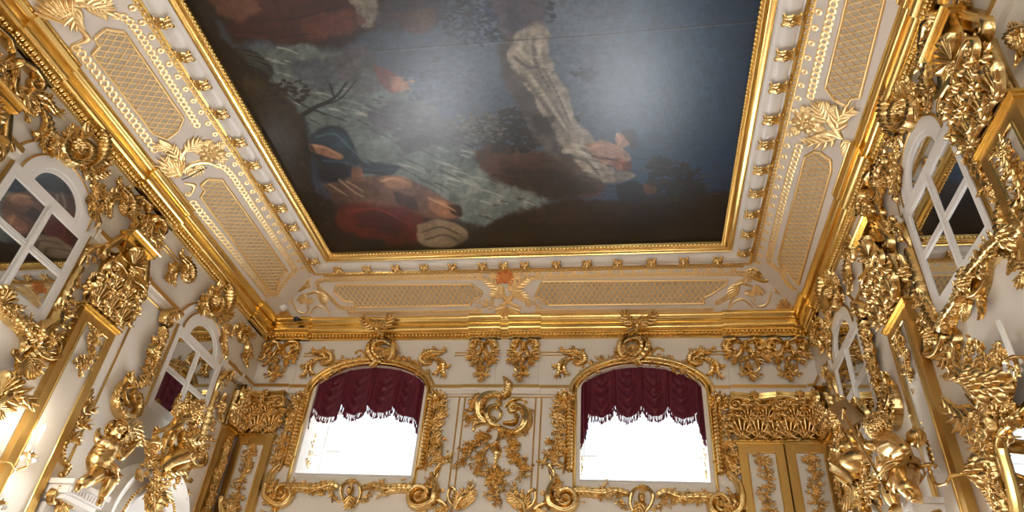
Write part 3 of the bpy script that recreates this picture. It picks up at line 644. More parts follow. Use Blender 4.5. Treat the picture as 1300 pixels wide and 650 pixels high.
o.K([(520, 320), (550, 345), (560, 400), (590, 435), (600, 480)], 0.138, 44, 25, size=.08); o.F((555, 340), 0.092, z=.04); o.F((550, 390), 0.103, z=.04); o.F((597, 445), 0.092, z=.04); o.LL([((540, 360), (505, 350), .1, .1), ((600, 445), (632, 455), .1, 0), ((560, 410), (525, 420), .1, 0)], n=3)
o.done()
def frond(label, mp, group='leaf fronds under the window wall panels'):
    o = Orn('leaf_frond', label, 'wall carving', FB, mp, group, rel=1.3)
    o.S([(250, 640), (230, 610), (205, 595), (200, 560), (215, 543)], .1, .08, tp=(.8, 1, .4), v1=-.03); o.S([(300, 640), (260, 610), (248, 570), (262, 535), (285, 555), (283, 600)], .07, .07)
    o.S([(280, 640), (300, 600), (335, 570), (365, 560)], .09, .08, tp=(1, 1, .2), z=.02)
    o.LL([((290, 610), (312, 545), .16, -.2), ((305, 600), (350, 510), .18, -.2), ((320, 590), (370, 560), .16, -.1), ((320, 605), (362, 585), .14, 0), ((245, 625), (190, 632), .15, .2), ((300, 625), (345, 602), .13, 0), ((280, 620), (290, 560), .13, .1)], n=5)
    o.K([(230, 640), (270, 625), (310, 640)], .14, 14, 30, z=.03); return o.done()
frond('palm-like gold frond at the bottom edge, just right of the left window', PX(FB, 500, 470, .277, .05))
frond('palm-like gold frond at the bottom edge, just left of the right window', MIR(PX(FB, 500, 470, .277, .05), lambda u, v: (-4.28 - u, v)))

# ================================================================ drapery of the two windows
def valance(label, h, edge, peaks, off):
    ua, ub, vs, vp, ri = h; E = np.array([FB.see(x, y, -.1) for x, y in edge]); K = np.array([FB.see(x, 520, -.1)[0] for x in peaks])
    a0, b0 = ua + .003, ub - .003; nu, nv = 220, 46
    U = np.linspace(a0, b0, nu); top = np.array([top_of(h, min(max(u, ua + .004), ub - .004)) for u in U]) - .004
    bot = np.interp(U, E[:, 0], E[:, 1]); t = np.linspace(0, 1, nv)[:, None]
    i = np.clip(np.searchsorted(K, U) - 1, 0, len(K) - 2); s = np.clip((U - K[i]) / (K[i + 1] - K[i]) * 2 - 1, -1.3, 1.3)
    V = top[None] * (1 - t) + bot[None] * t; depth = 1 - np.clip(abs(s), 0, 1) ** 3
    c = (top.max() - V) - .34 * (1 - abs(s[None]) ** 1.6)
    w = -.09 + .05 * (np.abs(np.sin(np.pi * 5.2 * c)) ** .7 * 2 - 1) * depth[None] * np.clip(t * 2.2, 0, 1) * (.5 + .5 * np.cos(3.1 * s[None])) + .075 * np.exp(-((1 - abs(s[None])) / .13) ** 2) * (.3 + .7 * t) + .03 * (1 - s[None] ** 2) * t + .006 * np.sin(U[None] * 90) * (1 - t)
    out = np.where((U < K[0]) | (U > K[-1]), 1., 0.)[None]; w = w * (1 - out) + out * (-.06 + .03 * np.sin(U[None] * 60))
    r = tag(empty('window_valance', FB.mat((ua + ub) / 2, vp)), label, 'curtain', 'crimson festoon valances'); sh = np.array([(ua + ub) / 2, vp, 0])
    mb = MB(); A = np.stack([np.broadcast_to(U[None], V.shape), V, w], -1); mb.grid(A); B = A.copy(); B[..., 2] -= .012; mb.grid(B[::-1]); mb.obj('drapery', VELVET, r, sh)
    mb = MB(); rg = np.random.default_rng(3); lo = A[-1]
    mb.grid(np.stack([lo + [0, .012, .012], lo + [0, -.022, .014], lo + [0, -.024, 0]], 0))
    d = np.r_[0, np.cumsum(np.linalg.norm(np.diff(lo[:, :2], axis=0), axis=1))]
    for x in np.arange(.02, d[-1], .027):
        p = np.array([np.interp(x, d, lo[:, k]) for k in range(3)]); l = .12 + .025 * rg.random()
        mb.tube([p + [0, 0, .006], p + [rg.normal(0, .006), -l * .5, .01], p + [rg.normal(0, .009), -l, .008]], [.0065, .008, .013], 5)
    stuff(mb.obj('tassel_fringe', FRINGE, r, sh)); return r
valance('crimson damask valance with tasselled swags in the left window', UPW[0], [(381, 556), (386, 553), (393, 538), (397, 527), (401, 519), (408, 529), (418, 531), (428, 527), (434, 511), (442, 525), (452, 526), (461, 523), (467, 514), (475, 523), (484, 524), (494, 522), (500, 517), (507, 526), (516, 529), (524, 529), (528, 533), (531, 541), (536, 554)], [400, 434, 467, 500, 528], 0)
valance('crimson damask valance with tasselled swags in the right window', UPW[1], [(732, 562), (738, 562), (743, 548), (747, 526), (755, 528), (766, 529), (775, 525), (780, 514), (788, 527), (797, 529), (807, 526), (815, 515), (823, 526), (832, 528), (841, 526), (848, 517), (857, 529), (866, 532), (876, 530), (884, 524), (889, 545), (896, 558), (904, 560)], [747, 780, 815, 848, 884], 0)
def sheer(label, u0, u1):
    nu, nv = 120, 30; U = np.linspace(u0, u1, nu)[None]; t = np.linspace(0, 1, nv)[:, None]
    V = 5.66 - 1.94 * t + 0 * U; s = ((U - u0) / (u1 - u0) * 4) % 1 * 2 - 1
    w = -.55 + .035 * np.sin(U * 42) * (.3 + .7 * t) + .03 * np.sin(14 * (V + .25 * s ** 2)) * (1 - s ** 2) * (1 - t)
    mb = MB(); mb.grid(np.stack([U + 0 * V, V, w], -1)); o = mb.obj('sheer_curtain', SHEER, None, np.array([(u0 + u1) / 2, 4.7, 0])); o.matrix_world = FB.mat((u0 + u1) / 2, 4.7); return tag(o, label, 'curtain', 'white sheer curtains')
sheer('white sheer curtain hanging behind the left crimson valance', -5.1, -3.52); sheer('white sheer curtain hanging behind the right crimson valance', -.5, 1.12)
for x, sgn, lab in ((-5.605, 1, 'slender carved sprig on the white jamb of the left window'), (-.805, 1, 'slender carved sprig on the left jamb of the right window'), (1.315, -1, 'slender carved sprig on the right jamb of the right window')):
    fj = Frame((x, YB, 0), (0, sgn, 0), (0, 0, 1)); o = Orn('carved_sprig', lab, 'wall carving', fj, MT(0, 0, 1, sgn * .45, 4.35, 1), 'carved sprigs on the window jambs')
    o.S([(-.12, .42), (.02, .1), (-.05, -.2), (.1, -.5)], .03, .03); o.K([(-.1, .4), (0, .1), (-.05, -.15)], .22, 26, 4, size=.07); o.L((0, -.2), (.12, -.45), .1, .1)
    o.S([(-.3, -1.0), (-.3, .6)], .02, .02, (1, 1, 1), part='moulding', gr=0); o.S([(.3, -1.0), (.3, .6)], .02, .02, (1, 1, 1), part='moulding', gr=0); o.done()

# ================================================================ ceiling ornament: white band with gilt clasps
def clasp(): 
    r = empty('gilt_clasp', Matrix.Identity(4)); n = 13; y = np.linspace(-.105, .105, n)[:, None]; x = np.linspace(-1, 1, 11)[None]
    wd = .078 + .012 * np.cos(y * 58); w = .012 + .065 * (1 - (y / .12) ** 2) * (1 - .35 * x ** 2) + .01 * np.cos(x * 9)
    mb = MB(); mb.grid(np.stack([x * wd, y + 0 * x, w], -1)[::-1]); mb.obj('strap', GOLD, r)
    mb = MB(); mb.dome((0, 0), .034, .038, .035, .072, 10, 4); mb.obj('boss', GOLD, r)
    mb = MB()
    for sx in (-1, 1):
        for sy in (-1, 1): mb.dome((sx * .06, sy * .09), .028, .026, .04, .012, 7, 3)
    mb.obj('scroll', GOLD, r); return r
BANDF = Frame((0, 0, 7.118), (1, 0, 0), (0, -1, 0)); ORD = 'nearest to the far corner,second from the far corner,third from the far corner,fourth from the far corner,fifth from the far corner,sixth from the far corner,seventh from the far corner,eighth from the far corner,ninth from the far corner,tenth from the far corner,eleventh from the far corner,twelfth from the far corner'.split(',')
ORD2 = 'first,second,third,fourth,fifth,sixth,seventh,eighth,ninth,tenth,eleventh,twelfth,thirteenth'.split(',')
proto = clasp(); proto_used = [False]
def put_clasp(u, v, ang, label):
    r = proto if not proto_used[0] else dup(proto, BANDF, u, v, label)
    proto_used[0] = True; r.matrix_world = BANDF.mat(u, v) @ Matrix.Rotation(ang, 4, 'Z'); tag(r, label, 'ceiling ornament', 'gilt clasps on the white ceiling band')
for i, (x, y) in enumerate([(398.5, 332), (386.8, 311.7), (372.6, 289), (357.5, 265), (340.6, 238.5), (322, 210), (303.8, 181), (282, 145), (258.5, 108), (237, 72), (211, 29)]):
    q = BANDF.see(x, y, .03); put_clasp(PB['l'] - .34, q[1], math.pi / 2, 'gilt clasp on the left white ceiling band, ' + ORD[i])
for i, (x, y) in enumerate([(941.4, 321.7), (945, 298), (950.5, 272.7), (955.8, 246), (961.6, 216.5), (968, 184.6), (974.6, 152.8), (983, 112), (991, 70.6), (1000.8, 26)]):
    q = BANDF.see(x, y, .03); put_clasp(PB['r'] + .34, q[1], -math.pi / 2, 'gilt clasp on the right white ceiling band, ' + ORD[i])
for i, (x, y) in enumerate([(427, 340), (464.6, 339.5), (501.5, 339), (537.7, 338), (573.8, 337), (612, 336), (638.8, 336), (666, 336), (706, 335), (745, 334.5), (784, 334), (827, 333), (868, 332), (911, 331)]):
    q = BANDF.see(x, y, .03); put_clasp(q[0], -(PB['b'] + .34), 0, 'gilt clasp on the far white ceiling band, %s from the left' % (ORD2 + ['fourteenth'])[i])

# ---------------------------------------------------------------- cove: trellis panels, chains and sprays
def mbpoly(mb, P, z):
    P = np.asarray(P); c = P.mean(0); n = len(P)
    if n % 2: P = np.insert(P, 1, (P[0] + P[1]) / 2, 0); n += 1
    for i in range(0, n, 2): mb.quad((*c, z), (*P[i], z), (*P[(i + 1) % n], z), (*P[(i + 2) % n], z))
def inside(P, x, y):
    r = np.zeros(np.shape(x), bool); n = len(P)
    for i in range(n):
        (x0, y0), (x1, y1) = P[i], P[(i + 1) % n]
        if y0 != y1: r ^= ((y0 > y) != (y1 > y)) & (x < (x1 - x0) * (y - y0) / (y1 - y0) + x0)
    return r
def trellis(label, fr, px, du=.1, sl=1.5, rev=False):
    P = np.array([fr.see(x, y, .01) for x, y in px]); lo, hi = P.min(0), P.max(0); c = (lo + hi) / 2
    if sum(P[i - 1, 0] * P[i, 1] - P[i, 0] * P[i - 1, 1] for i in range(len(P))) < 0: P = P[::-1]
    r = tag(empty('trellis_panel', fr.mat(*c)), label, 'ceiling ornament', 'gilt trellis panels of the cove'); sh = np.array([*c, 0])
    mb = MB(); mbpoly(mb, P, .006); mb.obj('ground', LATT, r, sh)
    mb = MB(); H = hi[1] - lo[1]
    for sg in (1, -1):
        for u in np.arange(lo[0] - H, hi[0] + H, du):
            t = np.linspace(0, 1, 160); x = u + sg * (t - .5) * H / sl; y = lo[1] + t * H; k = inside(P, x, y); k[0] = k[-1] = False
            e = np.flatnonzero(np.diff(k.astype(int)))
            for a, b in zip(e[::2], e[1::2]):
                if b - a > 3: mb.stroke([(x[a + 1], y[a + 1]), ((x[a + 1] + x[b]) / 2, (y[a + 1] + y[b]) / 2), (x[b], y[b])], .009, .012, .006, 4)
    for k in range(1, 5):
        pass
    stuff(mb.obj('trellis', PALE, r, sh))
    mb = MB()
    for i in range(len(P)): mb.stroke(crs([P[i], P[(i + 1) % len(P)]], 4), .02, .025, .004, 5)
    mb.obj('border', PALE, r, sh); return r
def q(cx, cy, s, L): return [(cx + x * s, cy + y * s) for x, y in L]
trellis('large gilt trellis panel on the left cove, farther from the window wall', CL, q(60, 0, .3077, [(185, 225), (215, 190), (195, 160), (240, 122), (320, 135), (562, 490), (540, 540), (495, 575), (435, 550)]))
trellis('gilt trellis panel on the left cove, nearer the window wall', CL, q(200, 180, .3077, [(178, 230), (195, 200), (178, 180), (205, 155), (268, 158), (535, 535), (505, 560), (490, 620), (465, 618)]))
trellis('long gilt trellis panel on the far cove above the left window', CB, [(427, 362), (598.5, 361), (605, 366), (612, 371), (610, 377), (601, 380), (596, 387.7), (451.5, 390.8), (449, 384), (436, 382), (424, 371)])
trellis('long gilt trellis panel on the far cove above the right window', CB, [(688.5, 357.7), (923.8, 356), (921, 362), (905, 373), (894, 378), (893.8, 385.5), (695.4, 387.7), (690, 381), (679, 377), (683, 369)])
trellis('gilt trellis panel on the right cove, nearer the window wall', CR, [(1022, 199), (1033, 193), (1042, 194), (1048, 199), (1054, 203), (1055, 216), (1042, 262), (1031, 300), (1014, 361), (1003, 349), (993, 341), (988, 330)])
trellis('gilt trellis panel on the right cove, cut off by the top of the picture', CR, [(1048, 111), (1060, 128), (1075, 136), (1080, 126), (1091, 124), (1122.6, 0), (1139, -70), (1092, -70)])
def cove(label, fr, mp, name='cove_carving'): return Orn(name, label, 'ceiling ornament', fr, mp, 'flat gilt ornament of the cove', PALE, rel=.35)
def chain(label, fr, lines, r=.038, mat_=None, extra=None):
    o = cove(label, fr, PX(fr, off=0.), 'chain_border'); o.m = mat_ or PALE
    for L in lines: o.C(L, r, r * 2.05, part='links', ring=.019, h=.014, mat=o.m); o.C(L, r * .35, r * 2.05, part='beading', h=.012)
    return o.done()
chain('pale gilt chain border beside the large trellis panel of the left cove', CL, [q(60, 0, .3077, [(270, 60), (345, 95), (480, 300), (620, 520)])])
chain('gilt chain border along the cornice under the large trellis panel of the left cove', CL, [q(60, 0, .3077, [(105, 185), (155, 240), (300, 430), (445, 620)])], .045)
chain('gilt chain border above the nearer trellis panel of the left cove, beside the far corner', CL, [q(200, 180, .3077, [(240, 95), (300, 130), (430, 320), (570, 530)])])
chain('gilt chain border along the cornice under the smaller trellis panel of the left cove', CL, [q(200, 180, .3077, [(140, 245), (300, 440), (465, 640)]), q(200, 180, .3077, [(570, 530), (520, 580), (480, 640)])], .045)
chain('gilt chain border around the far trellis panel above the left window', CB, [[(407, 355.5), (500, 353.5), (610, 352)], [(407, 355.5), (403, 363), (421, 379), (432, 390), (450, 391.5)], [(442, 397.5), (520, 397), (609, 395.5)]], .034)
chain('gilt chain border around the far trellis panel above the right window', CB, [[(677, 352), (800, 349.5), (946, 347)], [(680, 395.5), (790, 395), (906, 394)], [(946, 347), (953, 354), (938, 359), (926, 375), (907, 386)]], .034)
chain('pale gilt chain border on the right cove beside the upper trellis panel', CR, [q(980, 0, .277, [(300, -60), (240, 180), (175, 440)])], .04)
chain('gilt chain border on the right cove beside the panel nearer the window wall', CR, [q(940, 150, .277, [(270, 120), (215, 300), (130, 640)]), [(975, 331), (985, 340), (992, 345), (1000, 360), (1010, 368)]], .04)
def fringe(label, fr, u0, u1, v):
    o = cove(label, fr, ID, 'looped_fringe'); k = np.arange(u0, u1, .21)
    o.C([(u0, v - .04), (u1, v - .04)], .036, .082, part='links', ring=.016, h=.014, mat=FLAT)
    o.C([(u0, v - .135), (u1, v - .135)], .03, .21, part='looped_edging', ring=.018, h=.014); o.S([(u0, v - .085), (u1, v - .085)], .016, .012, (1, 1, 1), part='cord', gr=0); return o.done()
sl = lambda f: f.see(0, 0)
VL = math.hypot(gl - XL - CD, ZG - ZC1); VB = math.hypot(gb - YB + CD, ZG - ZC1); VR = math.hypot(gr - XR + CD, ZG - ZC1)
fringe('row of flat gilt loops along the left edge of the white ceiling band', CL, 3., 9.95, VL); fringe('row of flat gilt loops along the far edge of the white ceiling band', CB, -5.5, 2., VB); fringe('row of flat gilt loops along the right edge of the white ceiling band', CR, -9.95, -3., VR)
o = cove('flat gilt spray with a blossom between the two trellis panels of the left cove', CL, PX(CL, 200, 180, .3077, 0.), 'leaf_spray')
o.S([(95, 140), (85, 90), (110, 40), (150, -20)], .1, tp=(.7, 1, .3), lf=.3); o.S([(95, 130), (140, 95), (200, 85), (260, 105)], .1, tp=(.5, 1, .3), lf=.3)
o.LL([((110, 90), (60, 15), .22, .1), ((120, 40), (180, -5), .2, .1), ((180, 90), (150, 130), .16, .1), ((110, 110), (150, 130), .16, 0), ((95, 130), (30, 60), .26, .2), ((60, 20), (10, 5), .2, .1)], n=5)
o.F((222, 45), .2, n=8); o.LL([((190, 50), (165, 30), .15, 0), ((240, 30), (262, 10), .15, 0), ((250, 60), (275, 75), .14, 0), ((215, 20), (205, -5), .12, 0)]); o.H((95, 150), .42, (40, 80), 1.3, 7, mat=PALE); o.S([(110, 170), (150, 180), (140, 215)], .08, v1=-.05); o.done()
o = cove('flat gilt spray with a shell at the upper end of the left cove', CL, PX(CL, 60, 0, .3077, 0.), 'leaf_spray')
o.S([(60, 20), (140, 15), (220, 35), (290, 70)], .12, lf=.3); o.LL([((150, 15), (240, 50), .24, .1), ((120, 20), (130, 110), .24, -.15), ((70, 10), (20, 30), .2, .1), ((200, 35), (260, 20), .18, .1)], n=5); o.H((110, 110), .5, (30, 20), 1.2, 8); o.S([(130, 110), (165, 160), (110, 185)], .09, v1=.06); o.done()
o = cove('flat gilt spray with a blossom between the trellis panels of the right cove', CR, PX(CR, 980, 0, .277, 0.), 'leaf_spray')
o.S([(320, 635), (270, 560), (210, 460)], .12, lf=.3); o.S([(320, 635), (250, 610), (150, 640)], .1, lf=.3); o.F((160, 560), .2, n=8)
o.LL([((260, 560), (215, 470), .24, .1), ((240, 530), (270, 480), .2, 0), ((300, 600), (385, 500), .26, .2), ((320, 560), (290, 515), .16, 0), ((180, 590), (225, 575), .16, 0), ((150, 530), (155, 490), .14, 0), ((130, 590), (100, 600), .14, 0), ((290, 630), (140, 645), .22, .1), ((330, 640), (345, 700), .2, .1)], n=5); o.done()
o = cove('flat gilt crossed palms and ruddy mask at the middle of the far cove', CB, PX(CB, 560, 330, .1538, 0.), 'crossed_palms')
o.S([(470, 400), (540, 350), (590, 290), (620, 170)], .1, lf=.2); o.S([(640, 390), (560, 350), (515, 290), (520, 220)], .1, lf=.2); o.LL([((510, 290), (330, 150), .2, -.1), ((600, 270), (760, 140), .2, .1), ((520, 300), (420, 300), .2, -.2), ((600, 290), (700, 330), .2, .2), ((560, 260), (610, 160), .14, 0), ((520, 230), (480, 240), .14, 0)], n=6)
o.K([(440, 350), (380, 365), (290, 365)], .1, 16, 3); o.K([(690, 340), (760, 365), (830, 365)], .1, 16, 4); o.H((550, 380), .3, (550, 470), 2.4, 9); o.S([(440, 380), (500, 470), (545, 440)], .06, v1=.04); o.S([(660, 380), (610, 470), (555, 440)], .06, v1=-.04)
MASKP = mat('ruddy_gilding', (.72, .30, .10), .45, 1)
o.B((528, 150), .13, .11, .07, part='mask', mat=MASKP); o.H((528, 160), .2, (528, 90), 4.6, 13, mat=MASKP); o.LL([((480, 150), (405, 125), .14, 0), ((580, 150), (660, 130), .14, 0)]); o.done()
def corner(label, mp):
    o = cove(label, CB, mp, 'corner_cartouche')
    a = np.linspace(0, 6.28, 15); o.S([(335 + 75 * math.cos(x) + 20 * math.sin(x), 180 - 50 * math.sin(x) - 20 * math.cos(x)) for x in a], .07, .05, (1, 1, 1), part='oval_frame', mat=CORN); o.B((335, 180), .1, .07, .02, part='oval_boss', mat=FLAT)
    o.K([(250, 160), (320, 120), (400, 130), (430, 190)], .08, 16, 5); o.K([(230, 210), (215, 280), (210, 330)], .08, 12, 6)
    o.S([(250, 330), (300, 440), (380, 470), (430, 430)], .045, v1=.05); o.S([(400, 280), (500, 250), (560, 320), (640, 480)], .07, lf=.3); o.S([(430, 480), (500, 400), (580, 420), (650, 500)], .04); o.LL([((380, 270), (330, 340), .16, .1), ((520, 260), (580, 350), .2, .1), ((400, 370), (470, 330), .12, .1), ((170, 540), (240, 510), .16, .1)], n=5)
    o.H((130, 520), .3, (150, 400), 1.6, 7); o.S([(130, 520), (90, 450), (120, 370), (230, 350)], .05); return o.done()
corner('flat gilt corner cartouche with a bronze oval, far left corner of the cove', PX(CB, 340, 340, .123, 0.))
corner('flat gilt corner cartouche with a bronze oval, far right corner of the cove', MIR(PX(CB, 340, 340, .123, 0.), lambda u, v: (-3.72 - u, v)))

# ---------------------------------------------------------------- small fittings on the cove
r = tag(empty('smoke_detector', CL.mat(*CL.see(360, 390))), 'round white smoke detector in the far left corner of the cove', 'smoke detector')
mb = MB(); mb.lathe([(.001, .0), (.085, .0), (.09, .02), (.08, .03)]); mb.obj('base', DOME, r); mb = MB(); mb.lathe([(.078, .028), (.07, .05), (.05, .068), (.001, .074)]); mb.obj('cover', DOME, r)
r = tag(empty('security_camera', CB.mat(*CB.see(379.5, 402))), 'small black security camera above the cornice in the far left corner', 'camera')
mb = MB(); mb.lathe([(.001, 0), (.03, 0), (.028, .03), (.012, .04), (.012, .08), (.001, .08)]); mb.obj('bracket', DOME, r)
mb = MB(); mb.ball((0, 0, .11), .055, sc=(1.25, .9, .9)); mb.obj('housing', BLACK, r); mb = MB(); mb.lathe([(.03, .15), (.032, .168), (.001, .17)]); mb.obj('lens', BLACK, r)
P = [CL.see(*p, .02) for p in ((231, 228), (240, 222), (250, 217), (263, 214))]; mb = MB(); mb.tube(crs([(u, v, .02 + .05 * math.sin(i * 1.2)) for i, (u, v) in enumerate(P)], 6), .008, 6); o = mb.obj('cable', BLACK); o.matrix_world = CL.mat(); tag(o, 'thin dark cable lying across the left cove from the cornice', 'cable')

# ================================================================ ceiling painting in its gilt frame
pic = tag(empty('ceiling_painting', Matrix.Translation((-1.76, 6., ZP + CAMZ))), 'huge dark ceiling painting of a rocky stream with draped figures under a blue sky', 'painting')
def shrink(o): o.parent = pic; o.matrix_parent_inverse = pic.matrix_world.inverted(); return o
bpy.context.view_layer.update()
FRM = [(.175, 7.21), (.165, 7.165), (.15, 7.15), (.14, 7.165), (.12, 7.17), (.085, 7.19), (.06, 7.175), (.04, 7.165), (.03, 7.18), (.0, 7.19), (-.01, 7.24)]
shrink(ring('gilt_frame', [(rect(e), z) for e, z in FRM], CORN))
mb = MB(); g = .062
for u in np.arange(PB['l'], PB['r'], g): mb.dome((u, -PB['b'] + .012), .03, .024, .03, -.05, 6, 3)
for y in np.arange(3.5, PB['b'], g):
    for x in (PB['l'] + .012, PB['r'] - .012): mb.dome((x, -y), .024, .03, .03, -.05, 6, 3)
MB_b = mb.obj('beading', CORN); MB_b.matrix_world = Frame((0, 0, 7.13), (1, 0, 0), (0, -1, 0)).mat(); stuff(shrink(MB_b))
def vnoise(x, y, s, seed=0):
    rg = np.random.default_rng(seed); G = rg.random((256, 256)); x = x / s; y = y / s; i = np.floor(x).astype(int); j = np.floor(y).astype(int)
    fx = x - i; fy = y - j; fx = fx * fx * (3 - 2 * fx); fy = fy * fy * (3 - 2 * fy); g_ = lambda a, b: G[a % 256, b % 256]
    return (g_(i, j) * (1 - fx) + g_(i + 1, j) * fx) * (1 - fy) + (g_(i, j + 1) * (1 - fx) + g_(i + 1, j + 1) * fx) * fy - .5
def fbm(x, y, s, seed=0, o=4): return sum(vnoise(x, y, s / 2 ** k, seed + k) / 1.7 ** k for k in range(o))
def paint():
    nx, ny = 620, 560
    X = np.linspace(PB['l'] - .005, PB['r'] + .005, nx); Y = np.r_[np.linspace(PB['n'], 4.0, 24)[:-1], np.linspace(4.0, PB['b'] + .005, ny)]
    gx, gy = np.meshgrid(X, Y); V = np.stack([gx, gy, np.full(gx.shape, ZP - .03)], -1); c = V @ RC
    px = 650 + FPX * c[..., 0] / c[..., 1]; py = 325 - FPX * c[..., 2] / c[..., 1]
    qx = px + 7 * fbm(px, py, 24, 1) + 2.5 * fbm(px, py, 6, 31); qy = py + 7 * fbm(px, py, 24, 2) + 2.5 * fbm(px, py, 6, 32)
    lin = lambda c: np.array([((v / 255 + .055) / 1.055) ** 2.4 if v > 10 else v / 3294 for v in c])
    C = np.zeros(gx.shape + (3,))
    def mix(col, a): C[:] = C * (1 - a[..., None]) + lin(col) * a[..., None]
    sm = lambda x: np.clip(x, 0, 1) ** 2 * (3 - 2 * np.clip(x, 0, 1))
    def blob(pts, col, soft=6, al=1., curve=True, nz=0., vary=.25, seed=5):
        P = np.array(pts, float); P = crs(np.vstack([P, P[:1]]), 5)[:-1] if curve else P
        x0, y0 = P.min(0) - 3 * soft; x1, y1 = P.max(0) + 3 * soft; m = (qx > x0) & (qx < x1) & (qy > y0) & (qy < y1)
        wf = 1. if soft > 5.5 else .25; x, y = px[m] + (qx[m] - px[m]) * wf, py[m] + (qy[m] - py[m]) * wf; d = np.full(x.shape, 1e9)
        for i in range(len(P)):
            a, b = P[i], P[(i + 1) % len(P)]; ab = b - a; t = np.clip(((x - a[0]) * ab[0] + (y - a[1]) * ab[1]) / (ab @ ab + 1e-9), 0, 1)
            d = np.minimum(d, np.hypot(x - a[0] - t * ab[0], y - a[1] - t * ab[1]))
        d = np.where(inside(P, x, y), d, -d); a = sm(.5 + d / soft) * al
        if nz: a = a * sm(.5 + nz * fbm(x, y, 12, seed + 9))
        f = 1 + vary * 2 * fbm(x, y, 14, seed); k = np.clip(lin(col)[None] * f[:, None], 0, 1)
        C[m] = C[m] * (1 - a[:, None]) + k * a[:, None]
    def line(pts, w, col, al=1., w2=None):
        P = crs(pts, 6)
        for i in range(len(P) - 1):
            a, b = P[i], P[i + 1]; ww = w + ((w2 if w2 is not None else w) - w) * i / len(P)
            m = (px > min(a[0], b[0]) - 4 - ww) & (px < max(a[0], b[0]) + 4 + ww) & (py > min(a[1], b[1]) - 4 - ww) & (py < max(a[1], b[1]) + 4 + ww)
            x, y = px[m], py[m]; ab = b - a; t = np.clip(((x - a[0]) * ab[0] + (y - a[1]) * ab[1]) / (ab @ ab + 1e-9), 0, 1); d = np.hypot(x - a[0] - t * ab[0], y - a[1] - t * ab[1])
            k = np.clip(ww - d + .6, 0, 1) * al; C[m] = C[m] * (1 - k[:, None]) + lin(col) * k[:, None]
    # sky and stream
    mix((74, 92, 108), np.ones(gx.shape)); mix((34, 78, 112), sm((px - 690) / 220)); mix((20, 56, 88), sm((px - 840) / 130) * .75); mix((112, 128, 142), np.exp(-((px - 690) / 120) ** 2 - ((py - 40) / 110) ** 2) * .75)
    mix((62, 76, 92), sm((600 - px) / 120) * .7)
    blob([(318, 62), (420, 60), (520, 110), (600, 190), (690, 235), (690, 275), (590, 300), (480, 260), (395, 170), (340, 110)], (112, 124, 122), 16, .95)
    blob([(500, 210), (600, 205), (700, 230), (690, 262), (600, 275), (520, 260)], (134, 142, 136), 14, .7, nz=2.2)
    rg = np.random.default_rng(2)
    for k in range(70):                                        # foam on the stream
        x, y = rg.uniform(330, 680), 0; y = 80 + (x - 330) * .5 + rg.normal(0, 28); l = rg.uniform(10, 45); line([(x, y), (x + l * .5, y + l * .12), (x + l, y + l * .34)], rg.uniform(.5, 1.6), (176, 180, 172), rg.uniform(.25, .7), .2)
    for k in range(36):
        x, y = rg.uniform(390, 560), rg.uniform(130, 250); l = rg.uniform(12, 40); line([(x, y), (x + l * .5, y + l * .2), (x + l, y + l * .5)], 1.2, (62, 70, 70), .5, .3)
    # dark upper left: bank, drapery
    blob([(215, -30), (560, -30), (540, 10), (470, 40), (430, 62), (330, 52), (300, 60), (280, 30), (240, 10)], (46, 30, 28), 12)
    blob([(290, 38), (330, 0), (430, -10), (470, 20), (430, 50), (360, 58), (320, 48)], (72, 32, 34), 10, .9); blob([(245, -10), (300, -15), (326, 12), (312, 26), (280, 20)], (112, 76, 60), 8, .9)
    blob([(440, -5), (470, -8), (480, 22), (460, 36), (448, 20)], (150, 142, 128), 6, .9); blob([(380, 32), (425, 16), (458, 20), (460, 34), (425, 46), (390, 48)], (104, 58, 46), 6, .8)
    blob([(480, 5), (560, -10), (560, 30), (510, 46), (478, 30)], (64, 62, 74), 9, .9); blob([(500, 18), (545, 12), (552, 34), (525, 44)], (92, 70, 62), 6, .8)
    blob([(285, 62), (322, 66), (345, 90), (330, 108), (300, 96)], (26, 24, 22), 7, .9)
    for k in range(14): line([(278 + k, 62 + k * 1.5), (305 + k * 2, 68 + k * 1.6), (334 + k, 74 + k * 2.4)], .8, (96, 108, 104) if k % 3 == 0 else (22, 22, 20), .7, .2)
    # left rock and lower bank
    blob([(200, -20), (250, -10), (290, 55), (330, 105), (350, 170), (420, 300), (430, 340), (390, 330), (290, 130)], (38, 28, 22), 10)
    blob([(262, 60), (300, 104), (330, 98), (358, 118), (386, 150), (392, 196), (404, 250), (440, 270), (560, 300), (640, 280), (700, 258), (800, 255), (940, 250), (950, 340), (400, 345)], (40, 31, 22), 9)
    blob([(306, 108), (330, 100), (356, 120), (382, 152), (380, 190), (352, 190), (322, 140)], (66, 52, 30), 10, .75); blob([(400, 250), (520, 268), (640, 290), (800, 268), (930, 262), (930, 330), (410, 330)], (34, 23, 18), 10, .9)
    blob([(656, 268), (720, 256), (800, 262), (780, 284), (690, 286)], (62, 44, 32), 7, .7)
    # middle rocks
    blob([(598, 196), (640, 186), (700, 196), (748, 214), (768, 240), (730, 254), (660, 244), (614, 224)], (84, 62, 50), 8); blob([(640, 212), (720, 222), (760, 240), (720, 254), (660, 246)], (48, 38, 34), 9, .8)
    blob([(466, 150), (500, 130), (540, 134), (580, 160), (610, 176), (560, 186), (500, 178)], (84, 84, 92), 9, .9); blob([(360, 84), (410, 72), (440, 92), (420, 116), (380, 112)], (74, 82, 92), 10, .8); blob([(500, 182), (536, 174), (544, 188), (516, 196)], (58, 56, 56), 5, .8)
    blob([(420, 70), (462, 58), (480, 90), (478, 120), (440, 110)], (92, 88, 92), 9, .7)
    # small figure on the far bank
    blob([(474, 84), (494, 90), (508, 104), (500, 120), (484, 110)], (124, 62, 60), 4, .9); blob([(494, 98), (516, 100), (526, 106), (520, 114), (500, 118)], (170, 128, 104), 4, .9)
